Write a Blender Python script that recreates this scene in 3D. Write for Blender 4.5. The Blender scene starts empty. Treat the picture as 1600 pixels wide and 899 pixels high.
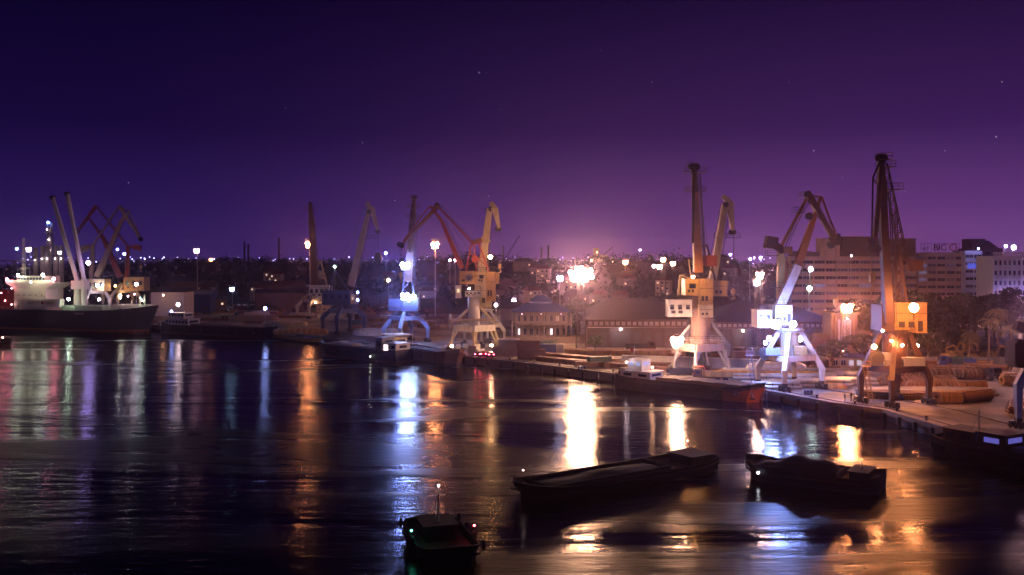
import bpy, math, random
from mathutils import Vector, Matrix
R = math.radians
random.seed(7)
sc = bpy.context.scene
F = 1500.0          # focal length in pixels of the 1600 px wide photograph
HZ = 405.0          # row of the horizon
CZ = 30.0           # camera height over the water
QZ = 2.0            # quay level

# ---------------------------------------------------------------- camera
cam = bpy.data.cameras.new('camera')
cam.sensor_width = 36.0
cam.lens = 36.0 * F / 1600
cam.shift_y = -(449.5 - HZ) / 1600
cam.clip_start = 0.5
cam.clip_end = 12000
co = bpy.data.objects.new('camera', cam)
sc.collection.objects.link(co)
co.location = (0, 0, CZ)
co.rotation_euler = (R(90), 0, 0)
sc.camera = co

# ---------------------------------------------------------------- night sky
world = bpy.data.worlds.new('World')
sc.world = world
world.use_nodes = True
nt = world.node_tree
N, L = nt.nodes, nt.links
N.clear()
def nd(t, **k):
    n = N.new(t)
    for a, b in k.items():
        setattr(n, a, b)
    return n
out = nd('ShaderNodeOutputWorld')
bg = nd('ShaderNodeBackground'); bg.inputs[1].default_value = 1.0
tc = nd('ShaderNodeTexCoord')
sep = nd('ShaderNodeSeparateXYZ')
L.new(tc.outputs['Generated'], sep.inputs[0])
def ramp(stops):
    r = nd('ShaderNodeValToRGB')
    e = r.color_ramp.elements
    while len(e) < len(stops):
        e.new(0.5)
    for i, (p, c) in enumerate(stops):
        e[i].position = p; e[i].color = (*c, 1)
    return r
# city glow: elevation ramps, cool to the left, warm and strong over the port and the town to the right
rl = ramp([(0.0, (.036, .016, .150)), (.05, (.022, .0085, .098)), (.13, (.0090, .0029, .046)), (.30, (.0015, .0005, .0130)), (1, (.0006, .0003, .005))])
rr = ramp([(0.0, (.235, .085, .320)), (.05, (.135, .043, .215)), (.13, (.047, .0135, .104)), (.30, (.0050, .0015, .022)), (1, (.001, .0005, .008))])
L.new(sep.outputs['Z'], rl.inputs[0]); L.new(sep.outputs['Z'], rr.inputs[0])
mr = nd('ShaderNodeMapRange', interpolation_type='SMOOTHSTEP')
mr.inputs['From Min'].default_value = -0.42; mr.inputs['From Max'].default_value = 0.42
L.new(sep.outputs['X'], mr.inputs['Value'])
mx = nd('ShaderNodeMixRGB'); L.new(mr.outputs[0], mx.inputs[0]); L.new(rl.outputs[0], mx.inputs[1]); L.new(rr.outputs[0], mx.inputs[2])
# the sun is far below the horizon: only a trace of the physical sky is left
sky = nd('ShaderNodeTexSky', sky_type='NISHITA', sun_disc=False, sun_elevation=R(-6), sun_rotation=R(200))
ad = nd('ShaderNodeMixRGB', blend_type='ADD'); ad.inputs[0].default_value = 0.05
L.new(mx.outputs[0], ad.inputs[1]); L.new(sky.outputs[0], ad.inputs[2])
# stars
vo = nd('ShaderNodeTexVoronoi', feature='F1'); vo.inputs['Scale'].default_value = 60
L.new(tc.outputs['Generated'], vo.inputs['Vector'])
lt = nd('ShaderNodeMath', operation='LESS_THAN'); lt.inputs[1].default_value = 0.034
L.new(vo.outputs['Distance'], lt.inputs[0])
sp = nd('ShaderNodeSeparateColor'); L.new(vo.outputs['Color'], sp.inputs[0])
pw = nd('ShaderNodeMath', operation='POWER'); pw.inputs[1].default_value = 2.0; L.new(sp.outputs[0], pw.inputs[0])
gt = nd('ShaderNodeMath', operation='GREATER_THAN'); gt.inputs[1].default_value = 0.15; L.new(sp.outputs[1], gt.inputs[0])
m1 = nd('ShaderNodeMath', operation='MULTIPLY'); L.new(lt.outputs[0], m1.inputs[0]); L.new(pw.outputs[0], m1.inputs[1])
m2 = nd('ShaderNodeMath', operation='MULTIPLY'); L.new(m1.outputs[0], m2.inputs[0]); L.new(gt.outputs[0], m2.inputs[1])
m3 = nd('ShaderNodeMath', operation='MULTIPLY'); L.new(m2.outputs[0], m3.inputs[0]); m3.inputs[1].default_value = 1.3
st = nd('ShaderNodeMixRGB', blend_type='ADD'); st.inputs[0].default_value = 1.0
cs = nd('ShaderNodeCombineColor')
for i in range(3): L.new(m3.outputs[0], cs.inputs[i])
L.new(ad.outputs[0], st.inputs[1]); L.new(cs.outputs[0], st.inputs[2])
L.new(st.outputs[0], bg.inputs[0]); L.new(bg.outputs[0], out.inputs[0])

fill_sun = bpy.data.lights.new('faint_fill_sun', 'SUN')  # very weak sun added as ambient fill; no moon shines here
fill_sun.energy = 0.012; fill_sun.angle = R(0.5); fill_sun.color = (.75, .7, 1)
mo = bpy.data.objects.new('faint_fill_sun', fill_sun); sc.collection.objects.link(mo)
mo.rotation_euler = (R(50), 0, R(-160))

sc.view_settings.view_transform = 'Standard'
sc.view_settings.look = 'None'
sc.view_settings.exposure = -0.25
sc.view_settings.gamma = 1.0
sc.view_settings.use_curve_mapping = False
cy = sc.cycles
cy.use_denoising = True
cy.denoiser = 'OPENIMAGEDENOISE'
cy.max_bounces = 3; cy.diffuse_bounces = 1; cy.glossy_bounces = 2; cy.transmission_bounces = 2
cy.transparent_max_bounces = 4; cy.volume_bounces = 0
cy.sample_clamp_direct = 0; cy.sample_clamp_indirect = 3
cy.caustics_reflective = False; cy.caustics_refractive = False
cy.use_light_tree = True
LP = 0.18           # overall strength of the lamps

# ---------------------------------------------------------------- materials
MATS = {}
def base_mat(name):
    m = bpy.data.materials.new(name); m.use_nodes = True
    return m, m.node_tree.nodes, m.node_tree.links, m.node_tree.nodes['Principled BSDF']
def weathered(name, col, rough=.55, metal=0.0, stain=(.10, .055, .03), amount=.35, scale=.6, bump=.15, coord='Object'):
    """painted or raw surface with stains and streaks of its own"""
    if name in MATS: return MATS[name]
    m, n, l, b = base_mat(name)
    t = n.new('ShaderNodeTexCoord')
    mp = n.new('ShaderNodeMapping'); mp.inputs['Scale'].default_value = (1, 1, .35)
    l.new(t.outputs[coord], mp.inputs[0])
    a = n.new('ShaderNodeTexNoise'); a.inputs['Scale'].default_value = scale; a.inputs['Detail'].default_value = 6; a.inputs['Roughness'].default_value = .65
    l.new(mp.outputs[0], a.inputs[0])
    r = n.new('ShaderNodeMapRange'); r.inputs[1].default_value = .48; r.inputs[2].default_value = .72; r.inputs[4].default_value = amount
    l.new(a.outputs[0], r.inputs[0])
    a2 = n.new('ShaderNodeTexNoise'); a2.inputs['Scale'].default_value = scale * 6; a2.inputs['Detail'].default_value = 4
    l.new(t.outputs[coord], a2.inputs[0])
    x = n.new('ShaderNodeMixRGB'); x.inputs[1].default_value = (*col, 1); x.inputs[2].default_value = (*stain, 1)
    l.new(r.outputs[0], x.inputs[0])
    hv = n.new('ShaderNodeHueSaturation'); l.new(x.outputs[0], hv.inputs['Color'])
    r2 = n.new('ShaderNodeMapRange'); r2.inputs[3].default_value = .78; r2.inputs[4].default_value = 1.18
    l.new(a2.outputs[0], r2.inputs[0]); l.new(r2.outputs[0], hv.inputs['Value'])
    l.new(hv.outputs[0], b.inputs['Base Color'])
    b.inputs['Roughness'].default_value = rough; b.inputs['Metallic'].default_value = metal
    if bump:
        bp = n.new('ShaderNodeBump'); bp.inputs['Strength'].default_value = bump; bp.inputs['Distance'].default_value = .05
        l.new(a2.outputs[0], bp.inputs['Height']); l.new(bp.outputs[0], b.inputs['Normal'])
    MATS[name] = m
    return m
def glow(col, s):
    k = 'lamp_glow_%s_%g' % ('_'.join('%g' % c for c in col), s)
    if k in MATS: return MATS[k]
    m, n, l, b = base_mat(k)
    b.inputs['Base Color'].default_value = (.02, .02, .02, 1)
    b.inputs['Emission Color'].default_value = (*col, 1); b.inputs['Emission Strength'].default_value = s
    MATS[k] = m
    return m
def banded(name, ca, cb, scale, axis=0, rough=.6, bump=.5, duty=.5, coord='Object'):
    """corrugation, planks, slats: bands across one axis with real bump"""
    if name in MATS: return MATS[name]
    m, n, l, b = base_mat(name)
    t = n.new('ShaderNodeTexCoord'); s = n.new('ShaderNodeSeparateXYZ'); l.new(t.outputs[coord], s.inputs[0])
    mu = n.new('ShaderNodeMath'); mu.operation = 'MULTIPLY'; mu.inputs[1].default_value = scale; l.new(s.outputs[axis], mu.inputs[0])
    fr = n.new('ShaderNodeMath'); fr.operation = 'FRACT'; l.new(mu.outputs[0], fr.inputs[0])
    g = n.new('ShaderNodeMath'); g.operation = 'GREATER_THAN'; g.inputs[1].default_value = duty; l.new(fr.outputs[0], g.inputs[0])
    x = n.new('ShaderNodeMixRGB'); x.inputs[1].default_value = (*ca, 1); x.inputs[2].default_value = (*cb, 1); l.new(g.outputs[0], x.inputs[0])
    a = n.new('ShaderNodeTexNoise'); a.inputs['Scale'].default_value = .5; a.inputs['Detail'].default_value = 6; l.new(t.outputs[coord], a.inputs[0])
    hv = n.new('ShaderNodeHueSaturation'); l.new(x.outputs[0], hv.inputs['Color'])
    r2 = n.new('ShaderNodeMapRange'); r2.inputs[3].default_value = .55; r2.inputs[4].default_value = 1.35
    l.new(a.outputs[0], r2.inputs[0]); l.new(r2.outputs[0], hv.inputs['Value']); l.new(hv.outputs[0], b.inputs['Base Color'])
    bp = n.new('ShaderNodeBump'); bp.inputs['Strength'].default_value = bump; bp.inputs['Distance'].default_value = .06
    l.new(fr.outputs[0], bp.inputs['Height']); l.new(bp.outputs[0], b.inputs['Normal'])
    b.inputs['Roughness'].default_value = rough
    MATS[name] = m
    return m
def glass(name, col=(.02, .03, .05), rough=.12):
    if name in MATS: return MATS[name]
    m, n, l, b = base_mat(name)
    b.inputs['Base Color'].default_value = (*col, 1); b.inputs['Roughness'].default_value = rough
    a = n.new('ShaderNodeTexNoise'); a.inputs['Scale'].default_value = 1.3
    t = n.new('ShaderNodeTexCoord'); l.new(t.outputs['Object'], a.inputs[0])
    bp = n.new('ShaderNodeBump'); bp.inputs['Strength'].default_value = .05; l.new(a.outputs[0], bp.inputs['Height']); l.new(bp.outputs[0], b.inputs['Normal'])
    MATS[name] = m
    return m
YELLOW = weathered('yellow_crane_paint', (.46, .30, .10), .5, amount=.6, stain=(.15, .07, .03), scale=.9)
ORANGE = weathered('rusty_orange_crane_paint', (.30, .12, .045), .6, amount=.5)
CREAM = weathered('cream_crane_paint', (.48, .40, .25), .5, amount=.55, stain=(.17, .09, .04), scale=.9)
WHITE = weathered('white_paint', (.60, .58, .55), .45, amount=.5, stain=(.22, .13, .08), scale=.9)
GREYP = weathered('grey_crane_paint', (.33, .34, .36), .5, amount=.3)
NAVY = weathered('navy_crane_paint', (.035, .045, .10), .5, amount=.3, stain=(.05, .03, .03))
BLUEP = weathered('blue_grey_crane_paint', (.20, .24, .38), .45, amount=.25)
BROWN = weathered('brown_crane_paint', (.095, .045, .028), .6, amount=.5)
REDP = weathered('red_crane_paint', (.38, .075, .045), .55, amount=.35)
STEEL = weathered('dark_steel', (.06, .055, .055), .5, .4, amount=.5)
CABLE = weathered('steel_cable', (.10, .09, .09), .6, .3, amount=.2)
RUBBER = weathered('black_rubber', (.02, .02, .02), .8, amount=.2, stain=(.06, .05, .05))
HULLK = weathered('black_hull_paint', (.011, .010, .012), .65, amount=.5, stain=(.07, .022, .012), scale=.35)
BLACKH = weathered('matt_black_hull', (.007, .006, .008), .85, amount=.3, stain=(.02, .01, .01))
HULLR = weathered('red_lead_hull_paint', (.60, .16, .055), .6, amount=.45, stain=(.06, .02, .015), scale=.4)
HULLD = weathered('dark_maroon_hull_paint', (.09, .03, .025), .55, amount=.4, scale=.4)
DECK = weathered('rusty_deck', (.13, .08, .06), .7, amount=.5)
CONC = weathered('concrete', (.22, .2, .18), .85, amount=.4, stain=(.1, .085, .07), scale=.2)
PLAST = weathered('stained_plaster', (.21, .155, .14), .85, amount=.5, stain=(.17, .13, .11), scale=.25)
PINKP = weathered('cream_plaster', (.48, .36, .31), .85, amount=.35, stain=(.2, .15, .12), scale=.25)
WPLAS = weathered('white_plaster', (.66, .64, .68), .8, amount=.25, stain=(.3, .26, .25), scale=.3)
DWALL = weathered('dark_plaster', (.12, .09, .085), .85, amount=.4, scale=.3)
GLASS = glass('window_glass')
ROOFD = banded('dark_sheet_roof', (.028, .022, .026), (.018, .015, .017), 1.0, 0, .6)
ROOFB = banded('blue_sheet_roof', (.05, .07, .19), (.04, .05, .14), 1.2, 0, .5)
ROOFR = banded('tiled_roof', (.16, .06, .04), (.10, .04, .03), 2.0, 0, .8)
CORW = banded('white_corrugated_steel', (.72, .70, .68), (.6, .58, .56), 2.2, 0, .5)
CORR = banded('maroon_corrugated_steel', (.13, .035, .03), (.09, .025, .022), 2.2, 0, .55)
CORB = banded('blue_corrugated_steel', (.03, .06, .25), (.025, .05, .2), 2.2, 0, .5)
CORO = banded('orange_tarpaulin', (.55, .26, .07), (.42, .18, .05), .45, 0, .7)
COIL = banded('banded_rusty_wire_rod', (.50, .27, .10), (.32, .16, .055), 3.0, 0, .6, .9)
PIPE = weathered('galvanised_pipe', (.5, .46, .40), .45, .3, amount=.4)
RUST = weathered('rusty_steel_bar', (.23, .11, .06), .65, .2, amount=.5, scale=1.5)
TIMBER = banded('sawn_timber', (.35, .21, .11), (.2, .11, .06), 2.5, 2, .8)
SAND = weathered('damp_sand', (.25, .17, .12), .95, amount=.5, stain=(.13, .09, .07), scale=1.2, bump=.6)
BARK = weathered('tree_bark', (.10, .07, .05), .9, amount=.5, bump=.6, scale=1.5)
LEAF = weathered('green_foliage', (.055, .085, .03), .7, amount=.6, stain=(.10, .11, .035), scale=.35, bump=0)
LEAFD = weathered('dark_foliage', (.04, .055, .03), .75, amount=.6, stain=(.07, .07, .035), scale=.3, bump=0)
PALM = weathered('palm_fronds', (.17, .15, .06), .6, amount=.5, stain=(.09, .10, .04), scale=.8, bump=0)
SKIN = weathered('crew_clothing', (.08, .09, .12), .8, amount=.2)

# ---------------------------------------------------------------- mesh helpers
class MB:
    def __init__(s): s.v = []; s.f = []
    def add(s, vs, fs):
        o = len(s.v); s.v += [tuple(p) for p in vs]; s.f += [tuple(o + i for i in q) for q in fs]; return s
    def box(s, x, y, z, a, b, c, rz=0, taper=1.0):
        """box standing on z"""
        vs = []
        cr, sr = math.cos(rz), math.sin(rz)
        for zz, k in ((0, 1), (c, taper)):
            for dx, dy in ((-1, -1), (1, -1), (1, 1), (-1, 1)):
                px, py = dx * a / 2 * k, dy * b / 2 * k
                vs.append((x + px * cr - py * sr, y + px * sr + py * cr, z + zz))
        return s.add(vs, [(3, 2, 1, 0), (4, 5, 6, 7), (0, 1, 5, 4), (1, 2, 6, 5), (2, 3, 7, 6), (3, 0, 4, 7)])
    def beam(s, p, q, w, h, w2=None, h2=None, side=None):
        p, q = Vector(p), Vector(q)
        d = (q - p)
        if d.length < 1e-5: return s
        d.normalize()
        sd = Vector(side) if side is not None else (Vector((0, 0, 1)).cross(d) if abs(d.z) < .97 else Vector((1, 0, 0)))
        sd = (sd - d * sd.dot(d)).normalized(); up = d.cross(sd)
        w2 = w if w2 is None else w2; h2 = h if h2 is None else h2
        vs = []
        for c, a, b in ((p, w, h), (q, w2, h2)):
            for i, j in ((-1, -1), (1, -1), (1, 1), (-1, 1)):
                vs.append(c + sd * (i * a / 2) + up * (j * b / 2))
        return s.add(vs, [(3, 2, 1, 0), (4, 5, 6, 7), (0, 1, 5, 4), (1, 2, 6, 5), (2, 3, 7, 6), (3, 0, 4, 7)])
    def tube(s, p, q, r, r2=None, n=8, cap=True):
        p, q = Vector(p), Vector(q); r2 = r if r2 is None else r2
        d = (q - p)
        if d.length < 1e-5: return s
        d.normalize()
        sd = Vector((0, 0, 1)).cross(d) if abs(d.z) < .97 else Vector((1, 0, 0))
        sd.normalize(); up = d.cross(sd)
        vs = []
        for c, a in ((p, r), (q, r2)):
            for i in range(n):
                t = 2 * math.pi * i / n
                vs.append(c + sd * (a * math.cos(t)) + up * (a * math.sin(t)))
        fs = [(i, (i + 1) % n, n + (i + 1) % n, n + i) for i in range(n)]
        if cap: fs += [tuple(range(n))[::-1], tuple(range(n, 2 * n))]
        return s.add(vs, fs)
    def disc(s, c, ax, r, t, n=16):
        c = Vector(c); ax = Vector(ax).normalized()
        return s.tube(c - ax * t / 2, c + ax * t / 2, r, n=n)
    def ringx(s, c, ax, r0, r1, t, n=20):
        c = Vector(c); ax = Vector(ax).normalized()
        sd = Vector((0, 0, 1)).cross(ax) if abs(ax.z) < .97 else Vector((1, 0, 0))
        sd.normalize(); up = ax.cross(sd)
        vs = []
        for i in range(n):
            a = 2 * math.pi * i / n; e = sd * math.cos(a) + up * math.sin(a)
            vs += [c + e * r0 - ax * t / 2, c + e * r1 - ax * t / 2, c + e * r1 + ax * t / 2, c + e * r0 + ax * t / 2]
        fs = []
        for i in range(n):
            j = (i + 1) % n
            for k in range(4):
                m = (k + 1) % 4
                fs.append((4 * i + k, 4 * i + m, 4 * j + m, 4 * j + k))
        return s.add(vs, fs)
    def ball(s, c, r, nu=12, nv=8, sz=1.0):
        c = Vector(c); vs = [c + Vector((0, 0, r * sz))]
        for j in range(1, nv):
            a = math.pi * j / nv
            for i in range(nu):
                b = 2 * math.pi * i / nu
                vs.append(c + Vector((r * math.sin(a) * math.cos(b), r * math.sin(a) * math.sin(b), r * math.cos(a) * sz)))
        vs.append(c - Vector((0, 0, r * sz)))
        fs = [(0, 1 + i, 1 + (i + 1) % nu) for i in range(nu)]
        for j in range(nv - 2):
            for i in range(nu):
                a, b = 1 + j * nu + i, 1 + j * nu + (i + 1) % nu
                fs.append((a, a + nu, b + nu, b))
        k = len(vs) - 1; o = 1 + (nv - 2) * nu
        fs += [(k, o + (i + 1) % nu, o + i) for i in range(nu)]
        return s.add(vs, fs)
    def prism(s, poly, z0, z1):
        n = len(poly)
        vs = [(x, y, z0) for x, y in poly] + [(x, y, z1) for x, y in poly]
        return s.add(vs, [tuple(range(n))[::-1], tuple(range(n, 2 * n))] + [(i, (i + 1) % n, n + (i + 1) % n, n + i) for i in range(n)])
    def truss(s, p, q, w0, w1, r, n, side=(1, 0, 0), faces=4):
        """square lattice girder: four chords, posts and diagonals"""
        p, q = Vector(p), Vector(q); d = (q - p).normalized()
        sd = Vector(side); sd = (sd - d * sd.dot(d)).normalized(); up = d.cross(sd)
        def cn(t):
            c = p.lerp(q, t); w = w0 + (w1 - w0) * t
            return [c + sd * (i * w / 2) + up * (j * w / 2) for i, j in ((-1, -1), (1, -1), (1, 1), (-1, 1))]
        A, B = cn(0), cn(1)
        for i in range(4): s.beam(A[i], B[i], r * 2, r * 2)
        for k in range(n):
            a, b = cn(k / n), cn((k + 1) / n)
            for i in range(faces):
                j = (i + 1) % 4
                s.beam(a[i], b[j] if k % 2 else b[i], r, r) if False else s.beam(*((a[i], b[j]) if k % 2 else (a[j], b[i])), r, r)
                s.beam(b[i], b[j], r, r)
        return s
    def ladder(s, p, q, w=.5, step=.6, r=.05, side=(1, 0, 0)):
        p, q = Vector(p), Vector(q); sd = Vector(side).normalized() * (w / 2)
        s.beam(p - sd, q - sd, r, r); s.beam(p + sd, q + sd, r, r)
        n = max(2, int((q - p).length / step))
        for i in range(1, n):
            c = p.lerp(q, i / n); s.beam(c - sd, c + sd, r * .7, r * .7)
        return s
    def rail(s, pts, h=1.1, r=.05, step=1.6, mid=True):
        for a, b in zip(pts, pts[1:]):
            a, b = Vector(a), Vector(b); u = Vector((0, 0, h))
            s.beam(a + u, b + u, r, r)
            if mid: s.beam(a + u * .5, b + u * .5, r * .8, r * .8)
            n = max(1, int((b - a).length / step))
            for i in range(n + 1):
                c = a.lerp(b, i / n); s.beam(c, c + u, r, r)
        return s
    def platform(s, c, a, b, t=.12):
        x, y, z = c
        s.box(x, y, z, a, b, t)
        q = [(x - a / 2, y - b / 2, z + t), (x + a / 2, y - b / 2, z + t), (x + a / 2, y + b / 2, z + t), (x - a / 2, y + b / 2, z + t), (x - a / 2, y - b / 2, z + t)]
        return s.rail(q, r=.07)
    def build(s, name, mat, parent=None, smooth=False, loc=None):
        me = bpy.data.meshes.new(name); me.from_pydata(s.v, [], s.f); me.validate(); me.update()
        if isinstance(mat, (list, tuple)):
            for k in mat: me.materials.append(k)
        else: me.materials.append(mat)
        if smooth: me.polygons.foreach_set('use_smooth', [True] * len(me.polygons))
        o = bpy.data.objects.new(name, me); sc.collection.objects.link(o)
        if parent is not None: o.parent = parent
        if loc is not None: o.location = loc
        return o
def tag(o, label=None, cat=None, group=None, kind=None):
    for k, v in (('label', label), ('category', cat), ('group', group), ('kind', kind)):
        if v: o[k] = v
    return o
def thing(name, label, cat, loc=(0, 0, 0), rz=0, group=None):
    o = bpy.data.objects.new(name, None); sc.collection.objects.link(o)
    o.empty_display_size = .5
    o.location = loc; o.rotation_euler = (0, 0, rz)
    return tag(o, label, cat, group)
KIDS = {}
def kids(o): return [c for c in o.children]
def copy_tree(o, parent=None):
    c = o.copy(); sc.collection.objects.link(c); c.parent = parent
    for ch in list(o.children): copy_tree(ch, c)
    return c
def dup(o, loc, rz=0, label=None, scale=None):
    c = copy_tree(o); c.location = loc; c.rotation_euler = (0, 0, rz)
    if label: c['label'] = label
    if scale: c.scale = scale
    return c
def G(px, py, z=QZ):
    """point of the level z seen at a pixel"""
    d = (CZ - z) * F / (py - HZ)
    return Vector(((px - 800) / F * d, d, z))
def W(px, py, Y):
    """point at depth Y seen at a pixel"""
    return Vector(((px - 800) / F * Y, Y, CZ - (py - HZ) / F * Y))
def text(name, s, size, mat, parent, loc, rot, depth=.03):
    cu = bpy.data.curves.new(name, 'FONT'); cu.body = s; cu.size = size; cu.extrude = depth; cu.align_x = 'CENTER'; cu.align_y = 'CENTER'
    o = bpy.data.objects.new(name, cu); sc.collection.objects.link(o)
    bpy.context.view_layer.update()
    me = bpy.data.meshes.new_from_object(o.evaluated_get(bpy.context.evaluated_depsgraph_get()))
    bpy.data.objects.remove(o)
    me.materials.clear(); me.materials.append(mat); me.name = name
    t = bpy.data.objects.new(name, me); sc.collection.objects.link(t)
    t.parent = parent; t.location = loc; t.rotation_euler = rot
    return t
SODIUM = (1.0, .33, .115); WARM = (1.0, .50, .29); PINK = (1.0, .26, .36); WHT = (1.0, .72, .82); BLUE = (.26, .36, 1.0); GRN = (.55, 1.0, .72); VIO = (.50, .36, 1.0)

# ---------------------------------------------------------------- setting: water, ground, quay
edge_px = [(1600, 700), (1489, 673), (1382, 641), (1300, 630), (1200, 611), (1100, 599), (970, 586), (850, 571), (715, 556), (600, 540), (500, 527), (430, 518), (330, 512), (235, 505), (0, 495), (-300, 487)]
EDGE = [Vector((118, -60, QZ)), Vector((112, 40, QZ)), Vector((95, 100, QZ))] + [G(*p) for p in edge_px]
FAR = []
nE = len(EDGE)
for i in range(nE):
    t = i / (nE - 1)
    a = R(-12 + 165 * t)
    FAR.append(Vector((3600 * math.cos(a), 3600 * math.sin(a) if t > .1 else -60 + 600 * t * 10 * t, QZ)))
vs = []; fs = []
K = 10
for i in range(nE):
    for k in range(K + 1):
        p = EDGE[i].lerp(FAR[i], (k / K) ** 2.2); vs.append((p.x, p.y, QZ))
for i in range(nE - 1):
    for k in range(K):
        a = i * (K + 1) + k; b = a + K + 1
        fs.append((a, a + 1, b + 1, b))
m, n, l, b = base_mat('yard_concrete')
t = n.new('ShaderNodeTexCoord')
a1 = n.new('ShaderNodeTexNoise'); a1.inputs['Scale'].default_value = .05; a1.inputs['Detail'].default_value = 8; a1.inputs['Roughness'].default_value = .62
a2 = n.new('ShaderNodeTexNoise'); a2.inputs['Scale'].default_value = .9; a2.inputs['Detail'].default_value = 6
mp = n.new('ShaderNodeMapping'); mp.inputs['Rotation'].default_value = (0, 0, R(28)); mp.inputs['Scale'].default_value = (.22, 1.0, 1)
l.new(t.outputs['Object'], a1.inputs[0]); l.new(t.outputs['Object'], mp.inputs[0]); l.new(mp.outputs[0], a2.inputs[0])
cr = n.new('ShaderNodeValToRGB'); cr.color_ramp.elements[0].position = .40; cr.color_ramp.elements[0].color = (.045, .036, .032, 1)
cr.color_ramp.elements[1].position = .60; cr.color_ramp.elements[1].color = (.30, .25, .21, 1)
l.new(a1.outputs[0], cr.inputs[0])
hv = n.new('ShaderNodeHueSaturation'); l.new(cr.outputs[0], hv.inputs['Color'])
r2 = n.new('ShaderNodeMapRange'); r2.inputs[3].default_value = .2; r2.inputs[4].default_value = 1.8; l.new(a2.outputs[0], r2.inputs[0]); l.new(r2.outputs[0], hv.inputs['Value'])
l.new(hv.outputs[0], b.inputs['Base Color'])
rr_ = n.new('ShaderNodeMapRange'); rr_.inputs[3].default_value = .45; rr_.inputs[4].default_value = .95; l.new(a1.outputs[0], rr_.inputs[0]); l.new(rr_.outputs[0], b.inputs['Roughness'])
bp = n.new('ShaderNodeBump'); bp.inputs['Strength'].default_value = .3; bp.inputs['Distance'].default_value = .1; l.new(a2.outputs[0], bp.inputs['Height']); l.new(bp.outputs[0], b.inputs['Normal'])
YARD = m
g = MB(); g.add(vs, fs); tag(g.build('ground', YARD), kind='structure')
qw = MB()
for i in range(nE - 1):
    p, q = EDGE[i], EDGE[i + 1]
    qw.add([(p.x, p.y, -3), (q.x, q.y, -3), (q.x, q.y, 1.6), (p.x, p.y, 1.6)], [(0, 1, 2, 3)])
    d = (q - p).normalized(); nn = Vector((d.y, -d.x, 0));
    if nn.y > 0 or nn.x > 0 and abs(nn.y) < .2: nn = -nn
    a, c = p + nn * .35, q + nn * .35
    ai, ci = p - nn * .8, q - nn * .8
    qw.add([(a.x, a.y, 1.3), (c.x, c.y, 1.3), (c.x, c.y, 2.2), (a.x, a.y, 2.2), (ci.x, ci.y, 2.2), (ai.x, ai.y, 2.2), (ci.x, ci.y, 1.9), (ai.x, ai.y, 1.9), (p.x, p.y, 1.3), (q.x, q.y, 1.3)],
           [(0, 1, 2, 3), (3, 2, 4, 5), (5, 4, 6, 7), (8, 9, 1, 0)])
tag(qw.build('quay_wall', CONC), kind='structure')
# crane rails along the quay
def shore(t0, off):
    """point at metre t0 along the quay (from the near end), off metres inland"""
    acc = 0
    for p, q in zip(EDGE[2:], EDGE[3:]):
        sl = (q - p).length
        if acc + sl >= t0:
            d = (q - p) / sl; n_ = Vector((-d.y, d.x, 0))
            if n_.x * 1 + n_.y * .6 < 0: n_ = -n_
            return p + d * (t0 - acc) + n_ * off, d, n_
        acc += sl
    return q, d, n_
rl_ = MB()
for off in (2.5, 13.0):
    for k in range(0, 108):
        a, _, _ = shore(k * 3.0, off); c, _, _ = shore(k * 3.0 + 3.0, off)
        rl_.beam((a.x, a.y, QZ + .05), (c.x, c.y, QZ + .05), .16, .12)
tag(rl_.build('rail_track', STEEL), kind='structure')
# water
m, n, l, b = base_mat('harbour_water')
t = n.new('ShaderNodeTexCoord')
mp = n.new('ShaderNodeMapping'); mp.inputs['Scale'].default_value = (.35, 1.3, 1); mp.inputs['Rotation'].default_value = (0, 0, R(-7)); l.new(t.outputs['Object'], mp.inputs[0])
w1 = n.new('ShaderNodeTexNoise'); w1.inputs['Scale'].default_value = .42; w1.inputs['Detail'].default_value = 5; w1.inputs['Roughness'].default_value = .6; l.new(mp.outputs[0], w1.inputs[0])
mp2 = n.new('ShaderNodeMapping'); mp2.inputs['Scale'].default_value = (.010, .045, 1); mp2.inputs['Rotation'].default_value = (0, 0, R(14)); l.new(t.outputs['Object'], mp2.inputs[0])
w2 = n.new('ShaderNodeTexNoise'); w2.inputs['Scale'].default_value = 1; w2.inputs['Detail'].default_value = 6; w2.inputs['Distortion'].default_value = 1.2; l.new(mp2.outputs[0], w2.inputs[0])
rg = n.new('ShaderNodeMapRange'); rg.inputs[1].default_value = .40; rg.inputs[2].default_value = .60; rg.inputs[3].default_value = .07; rg.inputs[4].default_value = .31; l.new(w2.outputs[0], rg.inputs[0])
l.new(rg.outputs[0], b.inputs['Roughness'])
b1 = n.new('ShaderNodeBump'); b1.inputs['Strength'].default_value = .34; b1.inputs['Distance'].default_value = .4; l.new(w1.outputs[0], b1.inputs['Height'])
b2 = n.new('ShaderNodeBump'); b2.inputs['Strength'].default_value = .6; b2.inputs['Distance'].default_value = .9; l.new(w2.outputs[0], b2.inputs['Height']); l.new(b1.outputs[0], b2.inputs['Normal'])
l.new(b2.outputs[0], b.inputs['Normal'])
b.inputs['Base Color'].default_value = (.002, .003, .008, 1); b.inputs['IOR'].default_value = 1.33; b.inputs['Specular IOR Level'].default_value = .14
WATER = m
g = MB(); g.add([(-3500, -200, 0), (1500, -200, 0), (1500, 3600, 0), (-3500, 3600, 0)], [(0, 1, 2, 3)])
tag(g.build('water', WATER), kind='structure')

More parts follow.
